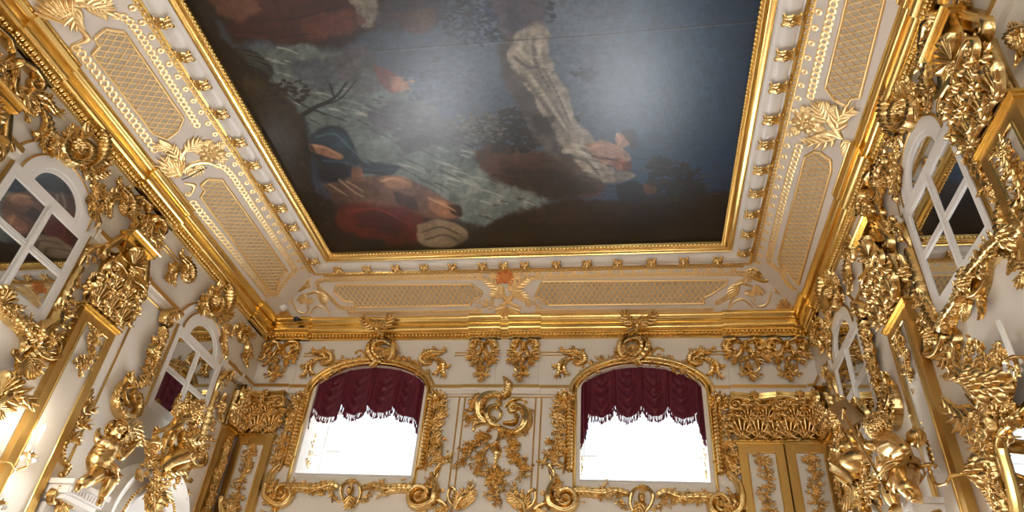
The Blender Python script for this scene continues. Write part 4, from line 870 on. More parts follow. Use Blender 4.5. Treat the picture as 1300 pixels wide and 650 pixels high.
    # trees
    for (cx, cy, rx, ry, col, n, sd) in ((600, 20, 46, 40, (50, 62, 78), 260, 1), (655, 20, 50, 34, (44, 58, 74), 200, 2), (560, 108, 46, 34, (70, 82, 98), 260, 3), (650, 168, 46, 28, (38, 38, 38), 320, 4), (705, 152, 30, 16, (44, 44, 42), 120, 5), (604, 165, 36, 22, (86, 88, 84), 140, 6), (858, 236, 36, 28, (26, 36, 40), 260, 7), (838, 212, 16, 10, (30, 40, 46), 90, 8), (362, 118, 30, 16, (44, 34, 30), 70, 9), (742, 96, 16, 8, (46, 58, 72), 50, 10)):
        r2 = np.random.default_rng(sd)
        for k in range(n):
            a, d = r2.uniform(0, 6.28), r2.uniform(0, 1) ** .6; x, y = cx + rx * d * math.cos(a), cy + ry * d * math.sin(a); s_ = r2.uniform(1.2, 3.2); f = r2.uniform(.75, 1.35)
            line([(x - s_, y), (x + s_, y + r2.normal(0, 1.5))], r2.uniform(.8, 1.9), tuple(min(255, v * f) for v in col), .75)
    line([(383, 148), (400, 138), (424, 126), (440, 106)], 3, (34, 28, 26), .95, 1); line([(402, 136), (430, 128), (452, 104)], 1.4, (34, 28, 26), .9, .5); line([(352, 112), (378, 132), (400, 142), (440, 156)], 1.2, (40, 32, 30), .9, .5); line([(424, 126), (418, 108)], 1.3, (34, 28, 26), .9)
    line([(612, 182), (660, 188), (700, 168), (740, 146)], 1.4, (52, 46, 44), .9, .6); line([(862, 262), (870, 236), (892, 214)], 1.6, (28, 30, 30), .9, .6); line([(862, 262), (846, 240), (836, 214)], 1.2, (28, 30, 30), .9, .6)
    # tall pale-draped seated figure and companions
    blob([(612, -30), (700, -30), (694, 20), (690, 44), (672, 52), (650, 56), (634, 40)], (88, 88, 98), 10, .9); blob([(640, -20), (664, -20), (660, 40), (646, 50)], (60, 62, 76), 9, .6)
    blob([(630, 60), (654, 48), (670, 70), (690, 120), (716, 164), (770, 206), (780, 228), (752, 232), (706, 204), (676, 168), (648, 120)], (92, 86, 82), 8, .85)
    blob([(652, 46), (668, 36), (686, 30), (696, 44), (694, 76), (712, 104), (728, 137), (736, 160), (756, 182), (774, 200), (784, 224), (768, 232), (744, 216), (722, 196), (704, 168), (684, 138), (664, 104), (648, 76)], (164, 156, 144), 6, .95)
    blob([(664, 82), (676, 84), (696, 116), (716, 150), (724, 176), (708, 172), (690, 138), (668, 104)], (126, 120, 112), 5, .6)
    for P_ in ([(684, 44), (686, 78), (702, 108), (724, 150)], [(672, 52), (682, 62), (690, 58)], [(656, 62), (670, 74), (688, 74)], [(668, 92), (694, 128), (720, 168)], [(716, 194), (740, 196), (764, 222)], [(728, 186), (752, 194), (766, 206)], [(660, 56), (664, 72), (680, 84)]): line(P_, 3., (196, 188, 172), .45, 1.2)
    for P_ in ([(676, 50), (680, 82), (700, 118)], [(652, 74), (668, 86), (684, 88)], [(662, 98), (690, 134), (712, 164)], [(720, 200), (744, 206), (760, 224)], [(690, 90), (706, 118), (724, 160)], [(738, 190), (758, 200)]): line(P_, 2.6, (84, 78, 74), .38, 1.2)
    blob([(676, 150), (700, 146), (718, 160), (712, 176), (686, 172)], (46, 44, 40), 6, .75, nz=2.)
    blob([(742, 186), (766, 180), (790, 190), (800, 204), (784, 214), (760, 206)], (166, 132, 116), 4, .95); blob([(780, 176), (790, 168), (800, 174), (798, 186), (786, 188)], (172, 134, 112), 3, .95); blob([(788, 168), (804, 166), (808, 178), (804, 192), (797, 182)], (36, 28, 26), 3, .95); blob([(776, 204), (790, 202), (796, 212), (784, 218)], (158, 104, 84), 3, .9); blob([(790, 208), (800, 206), (802, 216), (792, 218)], (110, 58, 40), 3, .9)
    blob([(762, 226), (796, 218), (806, 226), (780, 234)], (150, 140, 126), 4, .8); blob([(782, 236), (808, 232), (822, 244), (816, 260), (786, 256)], (36, 40, 52), 4, .95); blob([(816, 236), (830, 234), (832, 246), (820, 248)], (120, 84, 66), 3, .9); blob([(818, 234), (832, 234), (834, 240)], (36, 26, 24), 3, .8)
    # group at the lower left, one in a blue cloak
    blob([(394, 172), (414, 162), (436, 166), (448, 184), (458, 206), (480, 208), (508, 214), (490, 226), (462, 222), (430, 232), (404, 232), (396, 206)], (38, 58, 72), 4, .97); blob([(398, 196), (430, 200), (440, 226), (410, 232)], (26, 34, 46), 5, .9); blob([(404, 170), (430, 168), (444, 190), (420, 186)], (58, 82, 94), 5, .7)
    blob([(392, 184), (412, 188), (434, 198), (432, 204), (410, 200), (392, 192)], (150, 112, 88), 3, .95); blob([(446, 214), (458, 214), (460, 232), (456, 244), (446, 232)], (146, 106, 84), 3, .9)
    blob([(410, 236), (470, 226), (524, 232), (560, 252), (584, 266), (580, 280), (530, 276), (440, 258)], (122, 88, 70), 5, .9); blob([(478, 230), (496, 224), (520, 230), (522, 240), (496, 240)], (160, 122, 96), 3, .9); blob([(414, 240), (460, 232), (480, 250), (430, 262)], (88, 66, 54), 5, .8)
    for P_ in ([(430, 230), (450, 246), (462, 252)], [(418, 236), (440, 250)], [(440, 232), (460, 244)]): line(P_, 1.2, (170, 150, 126), .6, .6)
    blob([(542, 252), (566, 258), (582, 268), (574, 280), (548, 270)], (156, 114, 88), 3, .9); blob([(566, 262), (584, 262), (586, 276), (574, 274)], (44, 30, 26), 3, .9); blob([(498, 244), (524, 252), (530, 268), (506, 262)], (58, 40, 38), 4, .8)
    blob([(430, 262), (500, 262), (546, 286), (530, 312), (470, 306), (430, 290)], (98, 34, 26), 8, .95); blob([(444, 276), (480, 270), (520, 292), (486, 302)], (66, 22, 18), 7, .6)
    blob([(528, 288), (556, 280), (588, 292), (592, 306), (566, 316), (534, 312)], (150, 134, 112), 4, .95); line([(536, 296), (560, 290), (584, 300)], 1.2, (92, 78, 64), .7); line([(540, 306), (564, 300), (582, 308)], 1.2, (92, 78, 64), .7)
    for P_, c_ in (([(748, 190), (764, 186), (784, 194)], (196, 160, 140)), ([(752, 200), (770, 204), (790, 204)], (120, 84, 72)), ([(783, 172), (788, 180), (784, 186)], (204, 168, 144)), ([(545, 254), (564, 262), (578, 270)], (196, 156, 124)), ([(484, 232), (500, 228), (516, 233)], (196, 158, 128)), ([(396, 186), (414, 190), (432, 200)], (188, 148, 118)), ([(400, 176), (424, 172), (444, 190), (470, 212)], (84, 110, 122)), ([(410, 206), (436, 208), (470, 218), (500, 216)], (70, 92, 106)), ([(404, 220), (430, 226)], (20, 26, 36)), ([(440, 270), (480, 268), (524, 290)], (132, 52, 40)), ([(450, 288), (490, 292), (520, 306)], (56, 18, 16)), ([(300, 46), (360, 48), (430, 30)], (94, 46, 44)), ([(320, 30), (380, 24), (440, 8)], (44, 20, 24)), ([(340, 50), (400, 44)], (40, 20, 22))): line(P_, 1.6, c_, .7, .5)
    for k in range(90):                                        # broken light on rocks and bank
        x, y = rg.uniform(300, 420), 0; y = 100 + (x - 300) * 1.4 + rg.normal(0, 26); l = rg.uniform(4, 16); line([(x, y), (x + l * .4, y + l * .5)], rg.uniform(.5, 1.3), (84, 68, 42) if k % 2 else (24, 18, 14), .5, .2)
    for k in range(110):
        x, y = rg.uniform(600, 930), rg.uniform(200, 305); l = rg.uniform(5, 22); line([(x, y), (x + l, y + l * rg.uniform(-.1, .3))], rg.uniform(.5, 1.2), (96, 70, 54) if (k % 2 and y < 260) else (22, 17, 15), .45, .2)
    for k in range(60):
        x, y = rg.uniform(468, 604), 0; y = 140 + (x - 468) * .25 + rg.normal(0, 12); l = rg.uniform(5, 18); line([(x, y), (x + l, y + l * .3)], rg.uniform(.5, 1.2), (112, 112, 118) if k % 2 else (54, 54, 62), .5, .2)
    line([(478, 66), (640, 54), (760, 46), (962, 28)], .8, (40, 46, 54), .55); line([(478, 68), (640, 56), (760, 48), (962, 30)], .5, (130, 140, 146), .35)
    C *= (.86 + .34 * fbm(px, py, 90, 40) + .26 * fbm(px, py, 5, 50, 2) + .2 * fbm(px * .35 + py * .2, py, 3, 60, 2))[..., None]; C[:] = np.clip(C ** 1.12 * .86, .0015, .9)
    mb = MB(); A = V.copy(); A[..., 2] = ZP + CAMZ; mb.grid(A[::-1] - [-1.76, 6., ZP + CAMZ]); C2 = C[::-1].reshape(-1, 3)
    m = bpy.data.materials.new('painted_canvas'); m.use_nodes = True; nt = m.node_tree; b = nt.nodes['Principled BSDF']
    at = nt.nodes.new('ShaderNodeAttribute'); at.attribute_name = 'pigment'; nt.links.new(at.outputs['Color'], b.inputs['Base Color']); b.inputs['Roughness'].default_value = .33; b.inputs['Specular IOR Level'].default_value = .55
    n2 = nt.nodes.new('ShaderNodeTexNoise'); n2.inputs['Scale'].default_value = 26; n2.inputs['Detail'].default_value = 6; bp = nt.nodes.new('ShaderNodeBump'); bp.inputs['Strength'].default_value = .07; bp.inputs['Distance'].default_value = .02
    tc = nt.nodes.new('ShaderNodeTexCoord'); nt.links.new(tc.outputs['Object'], n2.inputs['Vector']); nt.links.new(n2.outputs['Fac'], bp.inputs['Height']); nt.links.new(bp.outputs['Normal'], b.inputs['Normal'])
    o = mb.obj('canvas', m, pic); ca = o.data.color_attributes.new('pigment', 'FLOAT_COLOR', 'POINT'); ca.data.foreach_set('color', np.hstack([C2, np.ones((len(C2), 1))]).astype(np.float32).ravel())
paint()

# ================================================================ carvings of the side walls (laid out on the left wall, answered on the right)
console('carved gold console on the left wall, above the pilaster between the mirrored windows', FL, 7.0, 6.2, 1.1, group='consoles of the side walls', big=True)
console('big carved gold console at the upper left edge, under the left cornice', FL, 4.2, 6.22, 1.35, group='consoles of the side walls', big=True)
console('carved gold console on the right wall, above the pilaster between the mirrored windows', FR, -7.1, 6.22, 1.1, group='consoles of the side walls', big=True)
console('big carved gold console at the upper right, under the right cornice', FR, -4.5, 6.22, 1.3, group='consoles of the side walls', big=True)
for u, fx, lab in ((4.82, -1, 'leafy gold bracket in the upper left, left of the large mirrored window head'), (6.42, 1, 'leafy gold bracket on the left wall, right of the large mirrored window head'), (8.08, 1, 'leafy gold bracket on the left wall, left of the small mirrored window head'), (10.3, -1, 'leafy gold bracket on the left wall, in the far corner beside the small mirrored window')):
    bracket(lab, FL, u, 5.86, fx, 1.05, 'leafy brackets of the side walls')
for u, fx, lab in ((-5.0, 1, 'leafy gold bracket in the upper right, right of the large mirrored window head'), (-6.6, -1, 'leafy gold bracket on the right wall, left of the large mirrored window head'), (-8.3, 1, 'leafy gold bracket on the right wall, right of the small mirrored window head'), (-10.42, -1, 'leafy gold bracket on the right wall, in the far corner beside the small mirrored window')):
    bracket(lab, FR, u, 5.92, fx, 1.05, 'leafy brackets of the side walls')
DB = 3.625
def side_surround(label, fr, fn, fl, low=True, flank=True):
    A = lambda cx, cy, sc, off=.08: MIR(PX(FL, cx, cy, sc, off), fn, fl)
    Bm = lambda cx, cy, sc, off=.08: MIR(PX(FL, cx, cy, sc, off), lambda u, v: fn(u - DB, v), fl)
    o = Orn('mirror_window_surround', label, 'window surround', fr, A(0, 160, .2462), 'carved surrounds of the mirrored windows', rel=1.4)
    # crest
    o.S([(350, 55), (328, 110), (345, 168), (400, 188), (452, 160), (462, 110), (435, 80)], .17, .13, tp=(.5, 1, .8), v1=.11, lf=.15, gr=.35, z=.02)
    o.S([(520, 15), (540, 60), (530, 120), (505, 180), (455, 220)], .16, .13, tp=(.6, 1, .7), lf=.3, gr=.35, z=.03); o.C([(530, 40), (532, 110), (500, 180)], .03, .06, z=.12)
    o.K([(255, 120), (300, 85), (340, 50), (360, 20)], .16, 26, 41, size=.075); o.LL([((330, 85), (250, 125), .2, .1), ((320, 60), (280, 70), .16, 0), ((440, 60), (470, 20), .18, .1), ((380, 60), (390, 10), .16, 0)], n=4)
    o.H((400, 190), .2, (400, 110), 3.2, 9); o.F((400, 100), .1, z=.1); o.K([(430, 200), (480, 240), (505, 320), (500, 400), (500, 450)], .13, 34, 42, size=.07)
    o.LL([((500, 215), (565, 185), .2, .15), ((490, 250), (560, 240), .18, .1), ((470, 280), (460, 240), .14, 0), ((505, 330), (545, 320), .14, 0), ((490, 360), (465, 400), .14, 0), ((500, 420), (490, 465), .16, 0)], n=4)
    o.S([(520, 440), (520, 500), (505, 530)], .07, .07)
    if flank:
        o.f, o.fl = Bm(150, 340, .2462)                         # near-side garland
        o.S([(320, 260), (300, 225), (255, 235), (238, 275), (260, 305)], .15, .12, v1=.09, gr=.35, z=.02); o.K([(290, 240), (250, 270)], .1, 10, 43, z=.08)
        o.S([(240, 300), (245, 350), (215, 420), (205, 480), (170, 560), (120, 620)], .11, .09, tp=(1, .9, .7), lf=.35); o.K([(235, 320), (225, 380), (205, 440), (190, 500), (165, 560), (120, 610)], .18, 50, 44, size=.07, z=.02)
        o.LL([((210, 440), (150, 430), .17, .1), ((225, 380), (180, 370), .14, 0), ((190, 510), (150, 470), .15, .1), ((110, 620), (65, 540), .2, .25), ((60, 600), (70, 545), .12, .1), ((175, 560), (140, 520), .13, 0)], n=4)
        o.f, o.fl = Bm(130, 490, .2462)                         # scroll below it, and the far-side stem
        o.S([(180, -40), (120, -10), (85, 60), (90, 120), (125, 155), (175, 150), (200, 100), (195, 50)], .15, .12, tp=(.5, 1, .7), gr=.35, lf=.15, v1=.06); o.S([(120, 20), (115, 80), (150, 110)], .08, .1, z=.03, v1=.05); o.K([(100, 10), (85, 90), (140, 150)], .12, 20, 45, z=.04)
        o.S([(600, 30), (570, 110), (545, 200), (520, 290), (500, 380)], .1, .08, (1, 1, .7), lf=.25); o.C([(590, 60), (545, 200), (505, 360)], .045, .09, z=.05); o.LL([((575, 160), (590, 190), .1, .1), ((560, 210), (585, 225), .12, .1), ((545, 270), (585, 280), .13, .1), ((535, 320), (560, 310), .12, 0), ((515, 330), (480, 280), .14, .1)], n=3)
        o.S([(480, 320), (465, 370), (490, 410), (530, 400), (545, 350), (530, 320)], .11, .1, v1=.05, gr=.3); o.S([(490, 410), (450, 440), (440, 480), (470, 500)], .07, .07, v1=.04); o.F((510, 350), .09, z=.06)
        o.f, o.fl = Bm(240, 340, .2462)                         # far shoulder
        o.S([(240, 530), (200, 545), (170, 580), (150, 640)], .13, .1, gr=.3, v0=.06); o.K([(230, 540), (190, 560), (160, 610)], .12, 16, 46, z=.05)
        o.LL([((170, 280), (215, 260), .16, .1), ((180, 300), (215, 330), .14, 0), ((190, 350), (180, 440), .18, 0), ((230, 360), (270, 290), .16, .1)], n=4)
        o.f, o.fl = Bm(130, 490, .2462); o.F((625, 105), .12, z=.03); o.LL([((625, 90), (640, 50), .14, 0), ((620, 130), (615, 175), .15, 0), ((600, 110), (580, 90), .12, 0)], n=4)
    if low:
        o.f, o.fl = A(0, 300, .2462)                            # festoon under the sill
        o.S([(-60, 330), (0, 350), (60, 405), (110, 450), (150, 500), (195, 510)], .17, .12, (.8, 1, .8), gr=.35, lf=.15); o.K([(-20, 350), (60, 410), (120, 460), (180, 500)], .15, 34, 47, z=.06, size=.07)
        o.H((10, 350), .22, (20, 290), 3., 9, z=.04); o.S([(120, 480), (145, 540), (140, 580), (120, 610)], .1, .08, v1=-.05)
        o.F((190, 505), .14, z=.07); o.S([(195, 510), (240, 470), (285, 440), (310, 390), (335, 355)], .16, .12, (1, 1, .4), gr=.35, v1=-.04, z=.02); o.LL([((290, 430), (355, 405), .16, .1), ((300, 400), (345, 345), .18, .1), ((250, 470), (285, 530), .15, -.2), ((220, 520), (265, 510), .14, 0)], n=4)
        o.S([(200, 520), (205, 570), (170, 610), (130, 650)], .14, .1, (1, 1, .3), lf=.3); o.LL([((190, 590), (250, 605), .2, .2), ((150, 620), (120, 690), .24, .1), ((160, 620), (200, 680), .22, -.1), ((140, 640), (90, 650), .18, .1)], n=5)
    return o.done()
side_surround('carved gilded surround of the large mirrored window on the left wall', FL, lambda u, v: (u, v), 1)
side_surround('carved gilded surround of the small mirrored window on the left wall, behind the gold cherub', FL, lambda u, v: (u + DB, v), 1, low=False)
side_surround('carved gilded surround of the large mirrored window on the right wall', FR, lambda u, v: (-(u + .225), v + .11), -1, low=False)
side_surround('carved gilded surround of the small mirrored window on the right wall, behind the cherub with a staff', FR, lambda u, v: (-(u + DB + .14), v + .05), -1, low=False)

# ---------------------------------------------------------------- door pediments that carry the cherubs
def pediment(label, fr, fn, fl):
    r = tag(empty('arched_pediment', fr.mat(*fn(9.2, 2.3))), label, 'door pediment'); U, V = fn(9.2, 2.3); sh = np.array([9.2, 2.3, 0])
    def add(mb, n, m, sharp=.6):
        for i, A in enumerate(mb.v): A = A.copy(); A[:, 0] = (A[:, 0] - 9.2) * fl; A[:, 1] -= 2.3; mb.v[i] = A
        return mb.obj(n, m, r, None, sharp)
    a = np.linspace(0, np.pi, 33)
    def arc(rr, w, dv=0): return np.stack([9.2 + rr * np.cos(a), 2.25 + dv + rr * 1.0 * np.sin(a), np.full(33, w)], 1)
    mb = MB(); mb.grid(np.stack([arc(.0, .1), arc(.5, .1), arc(.5, .2), arc(.58, .24), arc(.66, .24), arc(.72, .2), arc(.8, .26), arc(.9, .3), arc(.9, .0)], 0)); mb.box(8.3, 10.1, -1.6, 2.25, 0, .1); add(mb, 'arch', JOIN)
    mb = MB()
    for x in np.linspace(.05, np.pi - .05, 44): mb.dome((9.2 + .62 * math.cos(x), 2.25 + .62 * math.sin(x)), .026, .026, .03, .24, 7, 3)
    add(mb, 'beading', GOLD, None)
    for s_ in (-1, 1):
        mb = MB(); x = 9.2 + s_ * 1.5; mb.box(x - .36, x + .36, 2.3, 2.36, 0, .42); mb.box(x - .33, x + .33, 2.2, 2.3, 0, .37); mb.box(x - .3, x + .3, 2.14, 2.2, 0, .32)
        for k in range(12): mb.box(x - .32 + k * .055, x - .29 + k * .055, 2.215, 2.285, .36, .395)
        add(mb, 'plinth', JOIN)
        mb = MB(); mb.box(x - .3, x + .3, -1.6, 2.1, 0, .14); add(mb, 'jamb', JOIN)
    return r
PED = [('white arched pediment with two plinths on the left wall, under the seated cherub', FL, lambda u, v: (u, v), 1), ('white arched pediment with two plinths on the right wall, under the cherub with a staff', FR, lambda u, v: (-(u + .05), v + .05), -1)]
for a in PED: pediment(*a)
def crest(label, fr, fn, fl, shift=0.):
    M = lambda off: MIR(PX(FL, 170, 510, .2152, off), lambda u, v: fn(u + shift, v), fl)
    o = Orn('pediment_crest', label, 'wall carving', fr, M(.3), 'pediment crests of the side walls', rel=1.5)
    z = .3
    o.S([(120, 400), (170, 350), (230, 320), (290, 290), (320, 285)], .3, .2, (.6, 1.1, .4), gr=.15, z=z, part='smooth_shell'); o.S([(200, 410), (240, 370), (290, 310)], .14, .16, (.5, 1, .4), z=z + .04)
    o.S([(150, 290), (180, 200), (230, 130), (290, 110), (340, 120)], .11, .1, (.5, 1, .5), z=z, v1=-.06); o.S([(100, 190), (130, 170), (180, 150), (230, 90), (262, 70)], .07, .08, z=z + .05, v0=.06)
    o.S([(230, 300), (190, 250), (200, 200), (250, 170), (300, 170)], .12, .12, z=z, v1=-.06, gr=.35); o.S([(270, 290), (250, 220), (270, 170)], .1, .1, z=z + .04, v1=-.05, lf=.2)
    o.K([(210, 30), (260, 40), (330, 50), (370, 70), (330, 150)], .2, 44, 51, z=z, size=.085); o.K([(260, 200), (310, 180), (330, 220)], .16, 20, 52, z=z, size=.08); o.F((340, 70), .12, z=z + .05); o.F((250, 30), .1, z=z + .05)
    o.LL([((270, 110), (200, 120), .2, .2), ((300, 250), (360, 230), .22, .1), ((130, 180), (95, 200), .16, -.2), ((240, 40), (215, 15), .18, 0), ((330, 40), (380, 15), .18, 0), ((180, 260), (140, 300), .16, .2), ((300, 310), (330, 320), .14, 0)], z=z, n=4)
    o.S([(40, 260), (70, 235), (110, 240), (125, 275), (100, 310)], .1, .1, z=z, v1=.05); o.K([(60, 270), (90, 290), (110, 330), (70, 380), (40, 410)], .18, 34, 53, z=z, size=.085); o.F((85, 270), .1, z=z)
    o.K([(120, 440), (90, 470), (70, 540), (110, 590), (90, 640)], .2, 40, 54, z=z + .02, size=.09); o.K([(130, 430), (190, 450), (250, 440)], .15, 24, 55, z=z, size=.08)
    o.S([(130, 520), (110, 580), (80, 650)], .18, .14, (.6, 1, .8), z=z + .02, lf=.2); o.LL([((110, 480), (150, 590), .24, .1), ((90, 520), (60, 640), .24, -.1), ((150, 430), (260, 410), .2, .1), ((20, 400), (5, 440), .16, 0)], z=z, n=5)
    o.K([(270, 470), (310, 480), (325, 530), (320, 560)], .08, 16, 56, z=z - .1)
    return o.done()
crest('rich gold crest of shells and scrolls on the pediment of the left wall', *PED[0][1:]); crest('rich gold crest of shells and scrolls on the pediment of the right wall', *PED[1][1:])
for lab, fr, fn, fl in (('slim curling gold leaf on the left wall, between pilaster and seated cherub', *PED[0][1:]), ('slim curling gold leaf on the right wall, between pilaster and cherub with a staff', *PED[1][1:])):
    o = Orn('leaf_spray', lab, 'wall carving', fr, MIR(PX(FL, 60, 500, .2308, .06), fn, fl), 'leaf sprays beside the pediments', rel=1.4)
    o.S([(105, 450), (125, 400), (85, 350), (80, 300), (110, 230), (150, 160), (205, 80), (235, -5)], .1, .09, (.5, 1, .4), lf=.3, v0=-.03); o.S([(95, 300), (110, 200), (125, 160)], .06, .06)
    o.LL([((170, 130), (255, 90), .18, .15), ((150, 170), (225, 180), .18, .15), ((120, 240), (170, 260), .16, .15), ((210, 70), (245, 30), .14, .1), ((200, 90), (195, 40), .12, 0), ((110, 260), (120, 180), .14, -.1), ((215, 50), (225, -10), .16, 0)], n=4); o.K([(110, 240), (150, 160), (205, 80)], .09, 18, 57); o.done()
for lab, fr, fn, fl in (('gold leaf scroll hanging under the plinth of the seated cherub on the left', *PED[0][1:]), ('gold leaf scroll hanging under the plinth of the cherub with a staff', *PED[1][1:])):
    o = Orn('leaf_scroll', lab, 'wall carving', fr, MIR(PX(FL, 60, 500, .2308, .2), fn, fl), 'leaf scrolls under the plinths', rel=1.4)
    o.S([(30, 580), (40, 545), (90, 530), (125, 560), (120, 610), (100, 660)], .13, .12, gr=.3, v0=.05, z=.14); o.K([(60, 560), (100, 600), (90, 650)], .14, 18, 58, z=.14, size=.08); o.LL([((110, 620), (160, 600), .16, .1), ((80, 600), (60, 660), .2, .1)], z=.14); o.done()
for x, sd in ((0, 61), ):
    o = Orn('shell_carving', 'gold shell leaf at the left edge above the lit candles', 'wall carving', FL, PX(FL, 0, 450, .3077, .06), rel=1.4)
    o.H((-10, 170), .34, (60, 140), 2., 8); o.LL([((0, 190), (118, 222), .24, .25), ((0, 170), (60, 165), .18, .1), ((-20, 210), (10, 240), .16, 0)], n=5); o.S([(-60, 230), (-10, 200), (40, 150), (20, 115)], .12, .1, v1=.06); o.done()

o = Orn('sill_festoon', 'arched gold festoon with a shell under the large mirrored window of the right wall', 'wall carving', FR, PX(FR, 1140, 290, .2462, .08), rel=1.4)
o.S([(120, 330), (140, 400), (180, 470), (225, 525)], .12, .1, (.3, 1, 1), lf=.3); o.LL([((150, 420), (110, 330), .18, .15), ((170, 450), (125, 390), .14, 0), ((200, 500), (160, 500), .12, 0)], n=4)
o.S([(225, 525), (260, 440), (310, 370), (345, 290), (385, 220), (440, 150), (500, 80), (555, 40), (640, 10)], .13, .11, (1, 1, 1), gr=.35, lf=.15); o.K([(230, 510), (300, 390), (350, 280), (430, 160), (520, 70), (620, 20)], .13, 80, 91, z=.05, size=.06)
o.S([(300, 480), (320, 440), (330, 400)], .05, .06); o.S([(250, 520), (280, 560), (275, 610), (245, 640)], .1, .08, v0=.04); o.LL([((265, 590), (215, 690), .18, .1), ((270, 600), (300, 690), .16, 0), ((250, 600), (200, 610), .12, 0)], n=4)
o.S([(330, 215), (318, 280), (345, 335), (395, 335), (425, 280), (440, 200)], .11, .1, gr=.35, v0=-.05); o.H((360, 290), .17, (340, 210), 2.6, 8, z=.06); o.F((360, 280), .09, z=.1); o.L((390, 350), (425, 450), .16, .15); o.L((340, 370), (330, 430), .14, 0)
o.S([(425, 260), (435, 190), (490, 130), (530, 125), (570, 150), (610, 190), (620, 240), (605, 270)], .09, .08, (1, 1, .4), lf=.3); o.F((590, 40), .13, z=.08); o.LL([((560, 150), (570, 200), .14, 0), ((600, 200), (640, 150), .16, 0), ((560, 50), (600, 100), .16, 0), ((615, 230), (595, 275), .12, .1)], n=4); o.done()
o = Orn('scroll_bracket', 'gold leaf tuft at the upper right edge beside the pilaster capital', 'wall carving', FR, PX(FR, 1140, 0, .2462, .08), rel=1.4)
o.S([(660, 140), (600, 150), (570, 190), (590, 250), (640, 260)], .1, .09, lf=.25, v0=.04); o.K([(580, 170), (600, 220), (650, 230)], .14, 20, 92, size=.06); o.LL([((600, 160), (560, 150), .12, 0), ((590, 250), (600, 280), .12, 0)]); o.done()

# ================================================================ gilded cherubs
def figure(name, label, fr, J, E, root, headc, face, up, rh, hair_dir, extra=()):
    """one continuous cast body: joints J name -> (u, v, w, radius), bones E"""
    r = tag(empty(name, fr.mat(*J[root][:2])), label, 'statue', 'gilded cherubs'); base = np.array([J[root][0], J[root][1], 0])
    import bmesh
    bm = bmesh.new()
    for a, b in E:
        A, B = np.array(J[a]), np.array(J[b]); L = np.linalg.norm(A[:3] - B[:3]); k = max(1, int(L / (.3 * min(A[3], B[3]))))
        for t in np.linspace(0, 1, k + 1):
            c = A + (B - A) * t; bmesh.ops.create_icosphere(bm, subdivisions=2, radius=c[3] * (1 + .06 * math.sin(math.pi * t)), matrix=Matrix.Translation(Vector(c[:3] - base)))
    me = bpy.data.meshes.new('body'); bm.to_mesh(me); bm.free()
    tmp = bpy.data.objects.new('body_cast', me); COL.objects.link(tmp)
    rm = tmp.modifiers.new('remesh', 'REMESH'); rm.mode = 'VOXEL'; rm.voxel_size = .008; rm.use_smooth_shade = True
    smo = tmp.modifiers.new('smooth', 'SMOOTH'); smo.factor = .5; smo.iterations = 6
    bpy.context.view_layer.update(); dg = bpy.context.evaluated_depsgraph_get(); bm_ = bpy.data.meshes.new_from_object(tmp.evaluated_get(dg)); bpy.data.objects.remove(tmp)
    n = len(bm_.vertices); P = np.empty(n * 3); bm_.vertices.foreach_get('co', P); P = P.reshape(-1, 3)
    hc = np.array(headc) - base; f = np.array(face, float); f /= np.linalg.norm(f); up = np.array(up, float); up -= f * (up @ f); up /= np.linalg.norm(up); rt = np.cross(f, up)
    d = P - hc; L = np.linalg.norm(d, axis=1); m = L < rh * 1.5; D = d[m] / L[m][:, None]; x, y, z = D @ rt, D @ up, D @ f; ax = abs(x); g = lambda a, b, sa, sb_: np.exp(-(a / sa) ** 2 - (b / sb_) ** 2) * (z > 0)
    k = .30 * g(x, y + .06, .13, .16) + .12 * g(x, y - .08, .1, .2) - .13 * g(ax - .34, y - .1, .15, .1) + .07 * g(ax - .34, y - .09, .07, .06) + .07 * g(ax - .3, y - .26, .2, .06) + .09 * g(ax - .42, y + .24, .2, .18) - .09 * g(x, y + .43, .22, .035) + .07 * g(x, y + .36, .15, .05) + .07 * g(x, y + .5, .13, .05) + .12 * g(x, y + .72, .22, .14)
    k += .22 * np.exp(-((ax - .97) / .1) ** 2 - ((y + .02) / .2) ** 2 - ((z + .02) / .1) ** 2)
    P[m] += D * (k * rh)[:, None]; bm_.vertices.foreach_set('co', P.ravel()); bm_.materials.clear(); bm_.materials.append(BODY); bm_.shade_smooth()
    b = bpy.data.objects.new('body', bm_); COL.objects.link(b); b.parent = r
    rg = np.random.default_rng(8); mb = MB(); h = np.array(hair_dir, float); h /= np.linalg.norm(h)
    for i in range(120):                                   # curls
        v = rg.normal(size=3); v /= np.linalg.norm(v)
        if v @ f > .45 and v @ up < .75: continue
        if v @ h < -.55: continue
        c = hc + v * rh * 1.06; t1 = np.cross(v, rg.normal(size=3)); t1 /= np.linalg.norm(t1); t2 = np.cross(v, t1); q_ = np.linspace(0, 1, 16)[:, None]; ra = rh * .3 * (1 - .75 * q_)
        mb.tube(c + ra * (np.cos(q_ * 10) * t1 + np.sin(q_ * 10) * t2) + v * rh * .16 * q_, rh * .1 * (1 - .4 * q_[:, 0]), 6)
    mb.obj('hair', GOLD, r)
    return r, base
BODY = mat('smooth_gilding', (.72, .50, .21), .27, 1, bump=.06, bscale=6)
def cloth(r, base, c, axis, R, h, name='drapery', turns=1., folds=5, seed=0, m=None):
    a = np.linspace(0, 2 * np.pi * turns, int(60 * turns))[:, None]; t = np.linspace(-1, 1, 9)[None]; ax = np.array(axis, float); ax /= np.linalg.norm(ax)
    x = np.cross(ax, (0.3, .2, 1)); x /= np.linalg.norm(x); y = np.cross(ax, x); rr = R * (1 + .06 * np.sin(folds * a + 3 * t) + .08 * np.sin(6 * t + a * 1.5) + .05 * t ** 2)
    C = np.array(c) - base; A = C + (rr * np.cos(a))[..., None] * x + (rr * np.sin(a))[..., None] * y + (h * (t + .25 * np.sin(2 * a)))[..., None] * ax
    mb = MB(); mb.grid(A); mb.obj(name, m or BODY, r)
